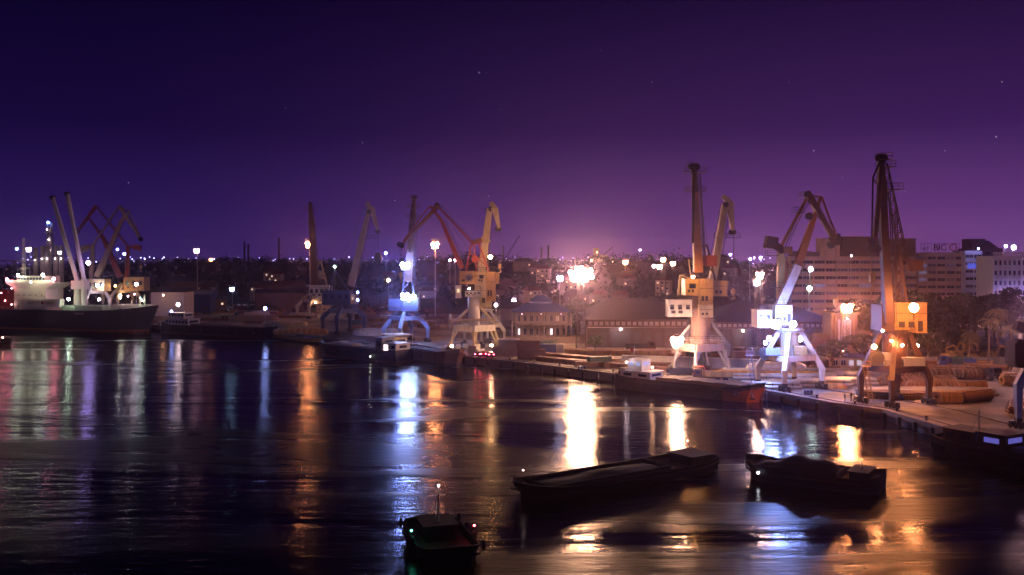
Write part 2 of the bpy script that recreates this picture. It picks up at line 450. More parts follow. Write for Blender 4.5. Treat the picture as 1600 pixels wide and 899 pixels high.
# ---------------------------------------------------------------- lamps
def bulb(parent, p, r, col, s, name='lamp'):
    """shaded lamp: glowing bulb under a small dark hood"""
    r *= .82; s *= 1.5
    mb = MB(); mb.ball((0, 0, 0), r, 10, 7)
    if r > 1.05:      # big floodlights are a crown of several heads
        p = Vector(p); o = None; hm = MB().ball((0, 0, 0), r * .5, 10, 7)
        for dx, dz in ((0, 0), (-.62, .22), (.6, .3), (-.4, -.5), (.46, -.42)):
            c = hm.build(name, glow(col, round(s * LP * .8, 1)), parent, True, loc=p + Vector((dx * r, 0, dz * r)))
            o = o or c
        h = MB(); h.tube((0, 0, r * .8), (0, 0, r * 1.0), r * .8, r * .4, 10); h.beam((-r, .3, 0), (r, .3, 0), .12, .12); h.beam((0, .3, -r), (0, .3, r), .12, .12)
        h.build('lamp_hood', STEEL, o)
        return o
    o = mb.build(name, glow(col, round(s * LP, 1)), parent, True, loc=p)
    h = MB(); h.tube((0, 0, r * 1.05), (0, 0, r * 1.35), r * .9, r * .35, 10)
    h.build('lamp_hood', STEEL, o)
    return o
def mast(px, py, Y, r, col, s, label, style='pole', group=None, base=QZ):
    p = W(px, py, Y)
    if px < 450: s *= .35
    t_ = thing('floodlight_mast' if style != 'pole' else 'street_lamp', label, 'floodlight mast' if style != 'pole' else 'street lamp', (p.x, p.y, base), 0, group)
    h = p.z - base
    m_ = MB()
    if style == 'lattice':
        m_.truss((0, .8, 0), (0, .8, h + .5), 2.2, 1.2, .07, max(5, int(h / 1.8)))
        m_.build('lattice_tower', STEEL, t_)
        q = MB(); q.platform((0, .8, h - 1.4), 3.4, 2.2, .15); q.build('platform', STEEL, t_)
    else:
        m_.tube((0, .5, 0), (0, .5, h + r * 1.4), .32 if h > 20 else .16, .14 if h > 20 else .08, 8)
        m_.beam((-1.1 * r, .5, h + r * 1.2), (1.1 * r, .5, h + r * 1.2), .15, .15)
        m_.build('pole', GREYP, t_)
    bulb(t_, (0, -r * .5, h), r, col, s)
    return t_
def cluster(px, py, Y, spots, label):
    """a high mast with several floodlights on a head frame"""
    p = W(px, py, Y)
    t_ = thing('floodlight_mast', label, 'floodlight mast', (p.x, p.y, QZ))
    h = p.z - QZ
    m_ = MB(); m_.truss((0, 1.2, 0), (0, 1.2, h), 3.0, 1.7, .09, int(h / 2)); m_.build('lattice_tower', STEEL, t_)
    q = MB(); q.platform((0, 1.2, h - 1.6), 4.4, 2.4, .15); q.build('platform', STEEL, t_)
    for dx, dz, r, col, s in spots: bulb(t_, (dx, -.2, dz + h), r, col, s)
    return t_
cluster(908, 430, 300, [(-1.9, -.7, 1.6, WARM, 4200), (1.0, -.9, 1.6, WARM, 4200), (-.6, 1.7, 1.5, WARM, 3200), (2.2, 1.2, 1.4, WARM, 3200), (-3.3, .9, .8, WARM, 1500), (3.3, -.6, .8, WARM, 1500)], 'tall lattice mast with the largest blazing floodlight cluster, behind the two storey pavilion')
cluster(1187, 434, 300, [(0, .8, 1.3, WARM, 2200), (-.9, -1.6, 1.1, WHT, 900)], 'lattice mast with two warm white floodlights beside the white four-link crane')
mast(1322, 481, 262, 1.7, SODIUM, 6500, 'orange floodlight mast above the gatehouse with the tall blue doorway', 'lattice')
mast(680, 383, 467, 2.1, SODIUM, 1300, 'slender tall pole with a big orange lamp left of the yellow crane with round column')
mast(484, 382, 474, 2.1, SODIUM, 1100, 'slender tall pole with a big orange lamp in front of the far beige crane')
mast(308, 392, 520, 1.8, (1, .5, .6), 240, 'tall pole with a pinkish white lamp over the dark trees right of the cargo ship')
mast(330, 406, 690, 1.5, SODIUM, 260, 'lattice tower with a small orange lamp at the foot of the dark hill', 'lattice')
mast(363, 452, 560, 1.6, (.35, .6, 1), 380, 'low pole with a large blue-white lamp above the tugboat yard')
mast(603, 396, 700, 1.2, BLUE, 200, 'distant pole with a small blue lamp between the navy crane and the floodlit crane')
mast(607, 438, 600, 1.2, (1, .65, .3), 160, 'distant pole with a soft amber lamp low on the hill')
mast(559, 457, 470, .7, BLUE, 160, 'upper of two small blue lamps right of the navy crane house')
mast(559, 469, 460, .7, BLUE, 200, 'lower of two small blue lamps right of the navy crane house')
mast(523, 417, 600, .9, GRN, 160, 'distant pole with a pale green lamp above the navy crane')
mast(803, 470, 480, 1.1, (1, .55, .8), 700, 'low pole with a pinkish white lamp left of the pavilion roof')
mast(775, 477, 450, .9, WHT, 260, 'low pole with a white lamp just right of the yellow crane column')
mast(875, 435, 420, 1.5, (.62, .6, 1), 340, 'blue-violet lamp pole left of the largest floodlight cluster')
mast(977, 410, 600, 1.8, SODIUM, 420, 'orange lamp pole on the hilltop right of the largest cluster')
cluster(1037, 412, 450, [(-.3, 1.8, 1.3, WARM, 400), (-2.0, -1.5, 1.4, WARM, 400), (4.3, 0, 1.3, WARM, 380), (-4.6, -1.2, .9, WHT, 260)], 'lattice mast with a spread row of warm lamps left of the tall orange crane')
mast(1141, 398, 800, 1.3, VIO, 150, 'far pole with a small violet white lamp right of the hooked cream jib')
mast(1000, 391, 900, 1.3, VIO, 90, 'far pole with a tiny violet lamp on the hilltop')
mast(1266, 421, 380, 1.1, (.8, .8, 1), 260, 'upper white lamp in front of the office block')
mast(1264, 451, 360, 1.1, GRN, 240, 'lower greenish lamp in front of the office block')
mast(1583, 387, 400, 1.2, (.6, .6, 1), 150, 'bluish white lamp above the white classical building')
mast(1571, 385, 405, .7, (.7, .7, 1), 160, 'smaller lamp above the left end of the white classical building')
mast(1618, 482, 228, 1.5, (1, .5, .55), 2200, 'violet lamp at the right edge behind the palms')
mast(1600, 405, 560, 1.5, VIO, 420, 'violet lamp behind the white classical building')
mast(46, 390, 700, 2.2, (1, .75, .8), 320, 'large pinkish white lamp over the ship wheelhouse')
mast(27, 389, 720, 1.4, BLUE, 150, 'small blue lamp left of the large pinkish lamp over the ship')
mast(94, 395, 650, 1.5, (.75, .75, 1), 220, 'small blue-white lamp beside the refinery tower')
mast(-12, 372, 520, 2.0, (1, .35, .25), 500, 'red-orange lamp at the left edge behind the ship')
mast(184, 390, 640, 1.1, BLUE, 160, 'left small blue lamp behind the far four-link crane')
mast(195, 397, 640, 1.3, BLUE, 200, 'right small blue lamp behind the far four-link crane')
mast(1172, 405, 520, .9, VIO, 130, 'left tiny violet lamp left of the office block')
mast(1188, 403, 520, .9, VIO, 130, 'right tiny violet lamp left of the office block')
mast(1330, 400, 395, .5, WHT, 60, 'tiny white lamp hanging at the office block facade')
for px, py, Y, lb in ((703, 407, 620, 'left'), (711, 407, 622, 'right')):
    mast(px, py, Y, .9, (1, .6, .6), 140, lb + ' of two tiny pink lamps behind the red crane jib')
# far strip of shore lights across the plain
lampproto = None
rs = random.Random(3)
for i in range(84):
    px = rs.choice([rs.uniform(-10, 480), rs.uniform(-10, 300), rs.uniform(480, 1060), rs.uniform(1110, 1240)])
    Y = rs.uniform(1250, 1900)
    x = (px - 800) / F * Y
    if lampproto is None:
        lampproto = thing('street_lamp', 'tiny bluish white street lamp in the far strip of lights along the horizon', 'street lamp', (0, 0, 0), 0, 'street lamps in the far strip of lights')
        MB().tube((0, 0, 0), (0, 0, 29), .3, .2, 6).build('pole', GREYP, lampproto)
        MB().ball((0, 0, 29.8), .9, 8, 6).build('lamp', glow((.55, .5, 1), 9), lampproto, True)
        o = lampproto
    else: o = copy_tree(lampproto)
    o.location = (x, Y, QZ); o.scale = (1, 1, rs.uniform(.55, 1.06))

# ---------------------------------------------------------------- cranes
class Crane:
    def __init__(s, label, bx, by, name='portal_crane'):
        s.o = G(bx, by); s.Y = s.o.y
        s.root = thing(name, label, 'crane', s.o, 0)
    def P(s, px, py, w=0.0):
        Y = s.Y + w
        return Vector(((px - 800) / F * Y - s.o.x, w, CZ - (py - HZ) / F * Y - s.o.z))
    def add(s, mb, name, mat, parent=None, smooth=False):
        return mb.build(name, mat, parent or s.root, smooth)
def bogie(mb, c, a, L_=3.0):
    """two-axle rail bogies under a leg"""
    c = Vector(c); a = Vector((a[0], a[1], 0)).normalized(); n_ = Vector((-a.y, a.x, 0))
    mb.beam(c - a * L_ / 2 + Vector((0, 0, .95)), c + a * L_ / 2 + Vector((0, 0, .95)), .7, .55)
    mb.box(c.x, c.y, 1.1, .9, .9, .7)
    for k in (-1, 1):
        e = c + a * (k * L_ * .3)
        mb.beam(e - a * .75 + Vector((0, 0, .55)), e + a * .75 + Vector((0, 0, .55)), .5, .35)
        for j in (-1, 1):
            mb.disc(e + a * (j * .45) + Vector((0, 0, .36)), n_, .34, .3, 12)
        mb.disc(e + n_ * .45 + Vector((0, 0, .8)), n_, .28, .5, 10)
def portal(K, a, b_, La, Lb, zk, zb, zr, rr, leg, beamm, w=.9, out=.5, style='knee'):
    a = Vector((a[0], a[1], 0)).normalized(); b_ = Vector((b_[0], b_[1], 0)).normalized()
    cs_ = [(i, j) for i, j in ((-1, -1), (1, -1), (1, 1), (-1, 1))]
    knees = []
    for i, j in cs_:
        foot = a * (i * La / 2) + b_ * (j * Lb / 2)
        bg_ = MB(); 
        mb = MB()
        if style == 'knee':
            knee = foot + (a * i * .05 + b_ * j * .12) * out + Vector((0, 0, zk))
            top = (a * i + b_ * j).normalized() * rr + Vector((0, 0, zr))
            mb.beam(foot + Vector((0, 0, 1.5)), knee, w * .75, w * .85, w * 1.15, w * 1.3)
            mb.beam(knee - Vector((0, 0, w * .35)), top, w * 1.15, w * 1.3, w * .8, w * .9)
        else:
            knee = a * (i * La * .42) + b_ * (j * Lb * .40) + Vector((0, 0, zb))
            top = knee
            mb.tube(foot + Vector((0, 0, 1.6)) - a * .5, knee, w * .38, n=10)
            mb.tube(foot + Vector((0, 0, 1.6)) + a * .5 , knee - b_ * (j * 1.6), w * .3, n=10)
            mb.beam(foot + Vector((0, 0, 1.5)) - a * 1.1, foot + Vector((0, 0, 1.5)) + a * 1.1, w * .8, .5)
            for k in (.35, .7):
                p1 = (foot + Vector((0, 0, 1.6))).lerp(knee, k); p2 = (foot + Vector((0, 0, 1.6))).lerp(knee - b_ * (j * 1.6), k)
                mb.beam(p1, p2, .15, .15)
        lg = K.add(mb, 'leg', leg)
        bogie(bg_, foot, a); K.add(bg_, 'bogie', STEEL, lg)
        knees.append((foot + (knee - foot) * ((zb) / max(zk, .1) if style != 'knee' else 1), top, i, j))
    fr = MB()
    if style == 'knee':
        pts = []
        for (kn, top, i, j) in knees:
            t_ = (zb - zk) / (zr - zk); pts.append(Vector(kn).lerp(Vector(top), max(0, t_)))
    else: pts = [Vector((k[1].x, k[1].y, zb + .6)) for k in knees]
    for p, q in zip(pts, pts[1:] + pts[:1]):
        fr.beam(p, q, w * .8, w * 1.25 if style == 'knee' else 1.8)
    if style != 'knee':
        fr.beam((pts[0] + pts[1]) / 2, (pts[2] + pts[3]) / 2, w, 1.6); fr.beam((pts[1] + pts[2]) / 2, (pts[3] + pts[0]) / 2, w, 1.6)
    K.add(fr, 'portal_beam', beamm)
    ra = MB(); c = Vector((0, 0, zb + .5))
    q = [p + Vector((0, 0, w * .65 if style == 'knee' else .9)) for p in pts]
    ra.rail(q + q[:1], r=.07); K.add(ra, 'railing', beamm)
    return pts
def ring(K, z, r, mat, h=.9):
    mb = MB(); mb.tube((0, 0, z), (0, 0, z + h), r, n=24); mb.ringx((0, 0, z + h * .5), (0, 0, 1), r, r + .45, .3, 24)
    K.add(mb, 'slewing_ring', mat)
    rl = MB()
    for i in range(16):
        a, c = 2 * math.pi * i / 16, 2 * math.pi * (i + 1) / 16
        rl.rail([((r + .9) * math.cos(a), (r + .9) * math.sin(a), z + h * .5), ((r + .9) * math.cos(c), (r + .9) * math.sin(c), z + h * .5)], r=.06)
    rl.ringx((0, 0, z + h * .45), (0, 0, 1), r + .4, r + 1.0, .08, 24)
    K.add(rl, 'ring_walkway', STEEL)
def house(K, p0, p1, w0, w1, mat, name='machinery_house', win=0, roof=True, door=False, lit=None):
    """box from pixel corner p0 (left top) to p1 (right bottom) at the front depth w0, back depth w1"""
    A, B = K.P(p0[0], p0[1], w0), K.P(p1[0], p1[1], w0)
    mb = MB(); sx, sz = B.x - A.x, A.z - B.z
    cx = (A.x + B.x) / 2
    mb.box(cx, (w0 + w1) / 2, B.z, sx, w1 - w0, sz)
    if roof: mb.box(cx, (w0 + w1) / 2, A.z + .003, sx + .3, w1 - w0 + .3, .15)
    mb.box(cx, (w0 + w1) / 2, B.z - .203, sx + .2, w1 - w0 + .2, .2)
    n_ = max(2, int(sx / 1.3))
    for i in range(n_ + 1): mb.box(A.x + sx * i / n_, w0 - .03, B.z, .08, .06, sz - .02)
    o = K.add(mb, name, mat)
    for i in range(win):
        x = A.x + sx * (i + .5) / win
        m_ = MB(); m_.box(x, w0 - .05, B.z + sz * .42, sx / win * .5, .08, sz * .32); m_.build('window', lit or GLASS, o)
    if sx > 2.2:
        for i_ in range(2):
            m_ = MB(); lx = A.x + sx * (.22 + .3 * i_); m_.box(lx, w0 - .07, B.z + sz * .16, min(1.1, sx * .18), .1, sz * .2)
            for q_ in range(4): m_.box(lx, w0 - .15, B.z + sz * (.17 + .05 * q_), min(1.1, sx * .18), .06, sz * .02)
            m_.build('louvre', STEEL, o)
        m_ = MB(); m_.box(cx, w0 - .05, B.z + sz * .64, sx + .05, .1, .1); m_.build('seam_strip', STEEL if mat is not WHITE else GREYP, o)
    if door:
        m_ = MB(); m_.box(A.x + sx * .8, w0 - .06, B.z + .1, min(.9, sx * .2), .08, min(2.0, sz * .75)); m_.build('door', STEEL, o)
    if sx > 2 and sz > 1.5:
        rl = MB(); z = A.z + .16
        rl.rail([(A.x, w0, z), (B.x, w0, z), (B.x, w1, z), (A.x, w1, z), (A.x, w0, z)], r=.06)
        rl.build('roof_railing', STEEL, o)
    return o
def girder(K, p, q, w0, w1, mat, name='boom', ladder=True, h0=None, h1=None):
    """box girder built from two side plates and cross panels, with a ladder"""
    p, q = Vector(p), Vector(q)
    mb = MB(); mb.beam(p, q, w0, h0 or w0, w1, h1 or w1, side=(1, .0, 0) if abs((q - p).normalized().x) < .8 else (0, 1, 0))
    n_ = max(3, int((q - p).length / 2.5))
    for i in range(1, n_):
        t_ = i / n_; c = p.lerp(q, t_); ww = (w0 + (w1 - w0) * t_) * 1.06; hh = ((h0 or w0) + ((h1 or w1) - (h0 or w0)) * t_) * 1.06
        d = (q - p).normalized() * .08
        mb.beam(c - d, c + d, ww, hh, side=(1, .0, 0) if abs((q - p).normalized().x) < .8 else (0, 1, 0))
    o = K.add(mb, name, mat)
    if ladder:
        l_ = MB(); off = Vector((w0 * .5 + .45, -.2, 0))
        off2 = Vector((w1 * .5 + .45, -.2, 0))
        l_.ladder(p + off, q + off2, .6, .7, .07, side=(.3, 1, 0)); l_.ladder(p + off + Vector((.35, 0, .3)), q + off2 + Vector((.35, 0, .3)), .6, 1.6, .05, side=(.3, 1, 0))
        l_.build('ladder', STEEL, o)
    return o
def sheave(K, c, r=.6, name='sheave', ax=(0, 1, 0)):
    mb = MB()
    for k in (-.3, .3):
        v = Vector(c) + Vector(ax) * k
        mb.ringx(v, ax, r * .35, r, .18, 16); mb.disc(v, ax, r * .8, .08, 14)
    mb.disc(c, ax, r * .2, 1.0, 8)
    return K.add(mb, name, STEEL)
def ropes(K, pairs, r=.05, name='cable'):
    for p, q in pairs: o_ = K.add(MB().tube(p, q, r, n=5, cap=False), name, CABLE)
    return o_
def hook(K, c, s=1.0, mat=None):
    mb = MB(); c = Vector(c)
    mb.box(c.x, c.y, c.z, .7 * s, .5 * s, 1.1 * s); mb.disc(c + Vector((0, 0, .9 * s)), (0, 1, 0), .42 * s, .6 * s, 14)
    mb.tube(c, c - Vector((0, 0, .5 * s)), .12 * s, n=8)
    pts = [c + Vector((math.sin(t) * .32 * s, 0, -.8 * s - math.cos(t) * .3 * s)) for t in [R(180 - 30 * i) for i in range(9)]]
    for a, b__ in zip(pts, pts[1:]): mb.tube(a, b__, .1 * s, n=6)
    K.add(mb, 'hook_block', mat or YELLOW)
def spots(K, lst, r=.7, s=300):
    for px, py, w, col, rr_, ss in lst: bulb(K.root, K.P(px, py, w), rr_, col, ss * .9, 'floodlight')
def gantry_ladder(K, p, q, mat):
    mb = MB(); mb.ladder(p, q, .8, .5, .09, side=(1, 0, 0)); mb.ladder(Vector(p) + Vector((0, .7, .5)), Vector(q) + Vector((0, .7, .5)), .8, 1.6, .07, side=(1, 0, 0))
    mb.box(q[0], q[1], q[2], 1.6, 1.4, .12)
    mb.rail([(q[0] - .8, q[1] - .7, q[2]), (q[0] + .8, q[1] - .7, q[2])])
    K.add(mb, 'stair_ladder', mat)
AV, BV = (-.47, .88), (.88, .47)
AV2, BV2 = (-.69, .72), (.72, .69)

# -- tall dark orange crane, right: boom seen almost end on
def crane_a():
    K = Crane('tall dark orange portal crane with its jib raised almost end-on, rightmost whole crane', 1398, 631)
    P = K.P
    portal(K, AV, BV, 7.4, 10.2, 5.3, 7.0, 13.6, 2.6, BROWN, BROWN, .95)
    ring(K, 13.5, 3.0, BROWN)
    c = MB(); c.tube((0, 0, 7.4), (0, 0, 13.5), 2.3, n=20); K.add(c, 'column', BROWN)
    e = MB(); e.box(2.2, -3.2, 7.7, 4.0, 1.5, 1.6); e.box(-2.6, -2.6, 7.7, 1.6, 1.5, 2.4); K.add(e, 'electrical_cabinet', GREYP)
    house(K, (1398, 474), (1448, 519), -2.5, 4.5, YELLOW, win=0, door=True)
    house(K, (1378, 478), (1397, 516), -3.6, 2.0, BROWN, name='operator_cab', win=1)
    t_ = MB()
    for w in (-1.7, 1.7):
        t_.beam(P(1389, 512, w), P(1402, 392, w), .8, .8); t_.beam(P(1416, 476, w), P(1404, 392, w), .6, .6)
        t_.beam(P(1392, 470, w), P(1412, 440, w), .35, .35); t_.beam(P(1412, 440, w), P(1398, 415, w), .35, .35)
    for py in (470, 440, 415, 395): t_.beam(P(1399, py, -1.7), P(1399, py, 1.7), .4, .4)
    K.add(t_, 'tower_frame', BROWN)
    girder(K, P(1388, 505, -3.5), P(1378, 300, -9), 1.5, 1.3, BROWN, 'boom', True, 2.0, 1.5)
    girder(K, P(1378, 300, -9), P(1376, 248, -11), 1.5, 1.0, BROWN, 'boom_head', False)
    tr_ = MB(); tr_.truss(P(1416, 422, 0), P(1382, 256, -9.5), 1.3, .9, .08, 20); K.add(tr_, 'tie_rod', BROWN)
    tr_ = MB(); tr_.truss(P(1402, 470, -2), P(1396, 330, -6), 1.2, .9, .07, 14); K.add(tr_, 'access_ladder_frame', BROWN)
    # jib folded down
    girder(K, P(1378, 256, -11), P(1366, 384, -17), .8, .7, ORANGE, 'fore_jib', False)
    b1 = MB(); b1.tube(P(1375, 252, -10.5), P(1364, 278, -15), .18); b1.tube(P(1364, 278, -15), P(1362, 384, -17), .16); b1.tube(P(1377, 300, -10.7), P(1364, 278, -15), .14); K.add(b1, 'backstay', BROWN)
    cw = MB(); cw.box(*(P(1424, 424, 1)), 3.4, 3.0, 2.2); K.add(cw, 'counterweight', BROWN)
    am = MB(); am.beam(P(1402, 396, 0), P(1426, 416, 1), .9, 1.1); am.beam(P(1404, 410, -1), P(1424, 422, 0), .4, .4); K.add(am, 'counterweight_arm', BROWN)
    for (px, py, w, a) in ((1394, 297, -9, 3.2), (1384, 262, -10.5, 2.8), (1381, 250, -11, 2.2)):
        pl = MB(); pl.platform(P(px, py, w), a, 2.2); K.add(pl, 'platform', BROWN)
    for c_ in ((1374, 247, -11), (1380, 247, -11), (1362, 378, -17), (1362, 389, -17.4), (1370, 389, -17.4)): sheave(K, P(*c_), .72)
    ropes(K, [(P(1361, 390, -17), P(1362, 432, -17)), (P(1364, 390, -17), P(1364, 432, -17)), (P(1374, 247, -11), P(1404, 395, 0)), (P(1380, 247, -11), P(1408, 440, 0))])
    hook(K, P(1363, 441, -17), 1.3)
    gantry_ladder(K, P(1362, 628, -2.5), P(1352, 573, -3.5), YELLOW)
    ar_ = MB(); ar_.beam(P(1428, 480, -2.4), P(1428, 478, -9.6), .25, .3); ar_.beam(P(1428, 500, -2.4), P(1428, 479, -6), .15, .15); K.add(ar_, 'lamp_arm', BROWN)
    dr = MB(); dr.ringx(P(1369, 560, -3), (.3, 1, 0), .9, 1.5, .5, 20); dr.disc(P(1369, 560, -3), (.3, 1, 0), .9, .9, 16); K.add(dr, 'cable_reel', STEEL)
    spots(K, [(1428, 481, -9.5, SODIUM, 1.0, 1500), (1393, 533, -3.6, SODIUM, .3, 2400), (1366, 542, -9, SODIUM, .5, 5000), (1410, 540, -3.6, SODIUM, .3, 2600), (1432, 541, 8.5, SODIUM, .55, 5500), (1379, 517, -4.0, WARM, .3, 250)])  # the sodium lamp behind the portal is added to light the coil yard
crane_a()

# -- white four-link crane with blue-white floodlights
def crane_b():
    K = Crane('white four-link portal crane with folded jib pointing right, lit by blue-white floodlights', 1234, 607)
    P = K.P
    portal(K, AV, BV, 8.0, 10.6, 4.6, 6.8, 12.3, 2.3, WHITE, WHITE, .95, .9)
    ring(K, 12.2, 2.7, WHITE)
    c = MB(); c.tube((0, 0, 7.2), (0, 0, 12.2), 1.9, n=20); K.add(c, 'column', CREAM)
    e = MB(); e.box(1.4, -2.6, 7.5, 2.6, 1.4, 1.9); K.add(e, 'electrical_cabinet', YELLOW)
    e = MB(); e.box(-4.6, -3.0, 7.5, 3.2, 1.6, 1.5); K.add(e, 'winch_box', BLUEP)
    house(K, (1184, 486), (1206, 511), -3.0, 2.5, CREAM, name='operator_cab', win=2)
    house(K, (1212, 478), (1238, 506), -2.6, 3.0, CREAM, door=True)
    girder(K, P(1219, 490, 1.0), P(1220, 388, 1.0), 1.6, 1.3, YELLOW, 'tower_column', True)
    girder(K, P(1219, 388, .6), P(1261, 309, 0), .62, .6, ORANGE, 'tie_rod', True)
    girder(K, P(1216, 482, -1.4), P(1246, 415, -1.0), 1.9, 1.7, WHITE, 'boom', True, 2.0, 1.8)
    girder(K, P(1246, 415, -1.0), P(1275, 331, -.6), 1.7, .9, ORANGE, 'boom_upper', False)
    girder(K, P(1275, 331, -.6), P(1282, 308, -.6), .9, .6, ORANGE, 'boom_tip', False)
    girder(K, P(1263, 305, -1), P(1304, 374, -2), 1.3, .85, BROWN, 'fore_jib', True)
    b1 = MB(); b1.beam(P(1264, 306, 0), P(1284, 308, 0), .3, .3); b1.beam(P(1284, 308, 0), P(1306, 368, -1.2), .42, .42); b1.beam(P(1281, 308, 0), P(1272, 340, -1), .3, .3); K.add(b1, 'backstay', ORANGE)
    for c_ in ((1301, 377, -2), (1308, 378, -2.2), (1298, 383, -1.6), (1262, 304, -1), (1264, 338, -1.2)): sheave(K, P(*c_), .8)
    hook(K, P(1306, 477, -2), 1.2)
    cw = MB(); cw.beam(P(1196, 378, .8), P(1213, 381, .8), 2.6, 2.6); K.add(cw, 'counterweight', BROWN)
    am = MB(); am.beam(P(1210, 381, .6), P(1228, 394, .6), .9, 1.2); am.beam(P(1204, 384, -.3), P(1222, 396, -.3), .4, .5); K.add(am, 'counterweight_arm', BROWN)
    ww = MB(); ww.box(*(P(1230, 397, .6)), 1.8, 1.6, 1.6); K.add(ww, 'luffing_gear', ORANGE)
    for (px, py, w, a) in ((1247, 333, .3, 2.2), (1257, 309, 0, 2.2), (1244, 418, -1.0, 3.0), (1207, 400, .5, 2.6), (1216, 450, .6, 3.0)):
        pl = MB(); pl.platform(P(px, py, w), a, 1.8); K.add(pl, 'platform', STEEL)
    ropes(K, [(P(1264, 302, -.4), P(1228, 396, .9)), (P(1304, 380, -1.6), P(1266, 308, -.4)), (P(1307, 384, -2), P(1307, 470, -2)), (P(1305, 384, -2), P(1305, 470, -2)), (P(1262, 302, -1), P(1224, 392, .3)), (P(1300, 378, -2), P(1263, 306, -1)), (P(1226, 398, .2), P(1234, 430, -.6)), (P(1211, 508, -1), P(1213, 430, .4))], .05)
    gantry_ladder(K, P(1178, 602, -3), P(1171, 556, -3.6), BLUEP)
    dr = MB(); dr.ringx(P(1194, 552, -3), (.3, 1, 0), .7, 1.2, .5, 20); dr.disc(P(1194, 552, -3), (.3, 1, 0), .8, .9, 16); K.add(dr, 'cable_reel', STEEL)
    ar_ = MB(); ar_.beam(P(1213, 511, -2), P(1213, 509, -8.0), .2, .25); ar_.beam(P(1239, 511, -2), P(1239, 509, -8.0), .2, .25); K.add(ar_, 'lamp_arm', WHITE)
    spots(K, [(1213, 507, -8.0, BLUE, 1.2, 2400), (1209, 509, -6.0, BLUE, .7, 900), (1239, 507, -8.0, BLUE, .9, 1600), (1202, 529, -6.4, BLUE, .6, 1100), (1196, 536, -6.6, BLUE, .5, 900), (1238, 531, 5.0, BLUE, .5, 900), (1250, 530, 7.5, BLUE, .7, 1200)])
crane_b()

# -- orange crane with round column, centre right
def crane_c():
    K = Crane('orange portal crane on a round column with a very tall upright jib, centre right', 1094, 583)
    P = K.P
    portal(K, AV, BV, 8.5, 10.5, 5, 5.9, 8, 2, GREYP, PINKP, 1.1, style='tube')
    c = MB(); c.tube((0, 0, 7.4), P(1096, 458, 0), 2.4, 2.3, n=24); K.add(c, 'column', weathered('dull_pink_paint', (.26, .18, .16), .6, amount=.4), smooth=False)
    st_ = MB(); st_.beam(P(1113, 508, 0), P(1136, 536, 0), .5, .5); st_.beam(P(1078, 508, 0), P(1056, 536, 0), .5, .5); K.add(st_, 'column_brace', GREYP)
    house(K, (1072, 437), (1092, 461), -3.5, 3, YELLOW, win=1)
    house(K, (1093.5, 437), (1114, 477), -4, 3, YELLOW, name='side_house')
    house(K, (1093.5, 478), (1114, 495), -4.3, 0, CREAM, name='lower_panel')
    house(K, (1115, 440), (1136, 462), -2.5, 3.5, YELLOW, name='counterweight')
    house(K, (1044, 470), (1081, 494), -4.2, -.5, WHITE, name='operator_cab', win=3)
    t_ = MB()
    for w in (-1.6, 1.6):
        t_.beam(P(1082, 437, w), P(1090, 385, w), .5, .5); t_.beam(P(1118, 440, w), P(1104, 382, w), .5, .5); t_.beam(P(1084, 425, w), P(1110, 400, w), .3, .3); t_.beam(P(1087, 400, w), P(1114, 425, w), .3, .3)
        t_.beam(P(1090, 386, w), P(1104, 384, w), .4, .4)
    K.add(t_, 'tower_frame', BROWN)
    wg = MB(); wg.box(*P(1105, 416, -1.5), 4.2, 2.5, 2.6); K.add(wg, 'winch_housing', REDP)
    girder(K, P(1091, 425, -3), P(1086, 300, -6), 2.1, 1.5, ORANGE, 'boom', True, 2.2, 1.5)
    girder(K, P(1086, 300, -6), P(1084, 264, -7), 1.5, 1.0, BROWN, 'boom_head', False)
    jb = MB(); jb.truss(P(1098, 420, -1), P(1091, 270, -6), 1.5, .8, .07, 16); K.add(jb, 'tie_rod', BROWN)
    for (px, py, w, a) in ((1086, 300, -6, 4.8), (1086, 270, -7, 5.2), (1081, 262, -7, 2.2)):
        pl = MB(); pl.platform(P(px, py, w), a, 2.4); K.add(pl, 'platform', BROWN)
    for c_ in ((1081, 261, -7), (1088, 261, -7)): sheave(K, P(*c_), .85)
    girder(K, P(1084, 266, -7), P(1082, 380, -12), .7, .5, BROWN, 'fore_jib', False)
    a_ = MB(); a_.beam(P(1060, 462, 0), P(1063, 430, 0), .5, .5); a_.beam(P(1064, 430, 0), P(1082, 437, 0), .4, .4); a_.beam(P(1076, 405, 1), P(1080, 437, 1), .3, .3); K.add(a_, 'davit', CREAM)
    ropes(K, [(P(1088, 261, -7), P(1110, 415, -1)), (P(1081, 261, -7), P(1096, 430, -2))])
    rl = MB(); q = P(1104, 534, -2); rl.rail([P(1066, 533, -4), P(1135, 533, -2)], r=.08); K.add(rl, 'deck_railing', STEEL)
    gantry_ladder(K, P(1140, 582, -2), P(1128, 534, -2), GREYP)
    spots(K, [(1058, 533, -9.5, WARM, 1.7, 1900), (1056, 541, -8.0, WARM, .7, 900), (1083, 433, -8.5, (1, .42, .13), .4, 2600)])
crane_c()

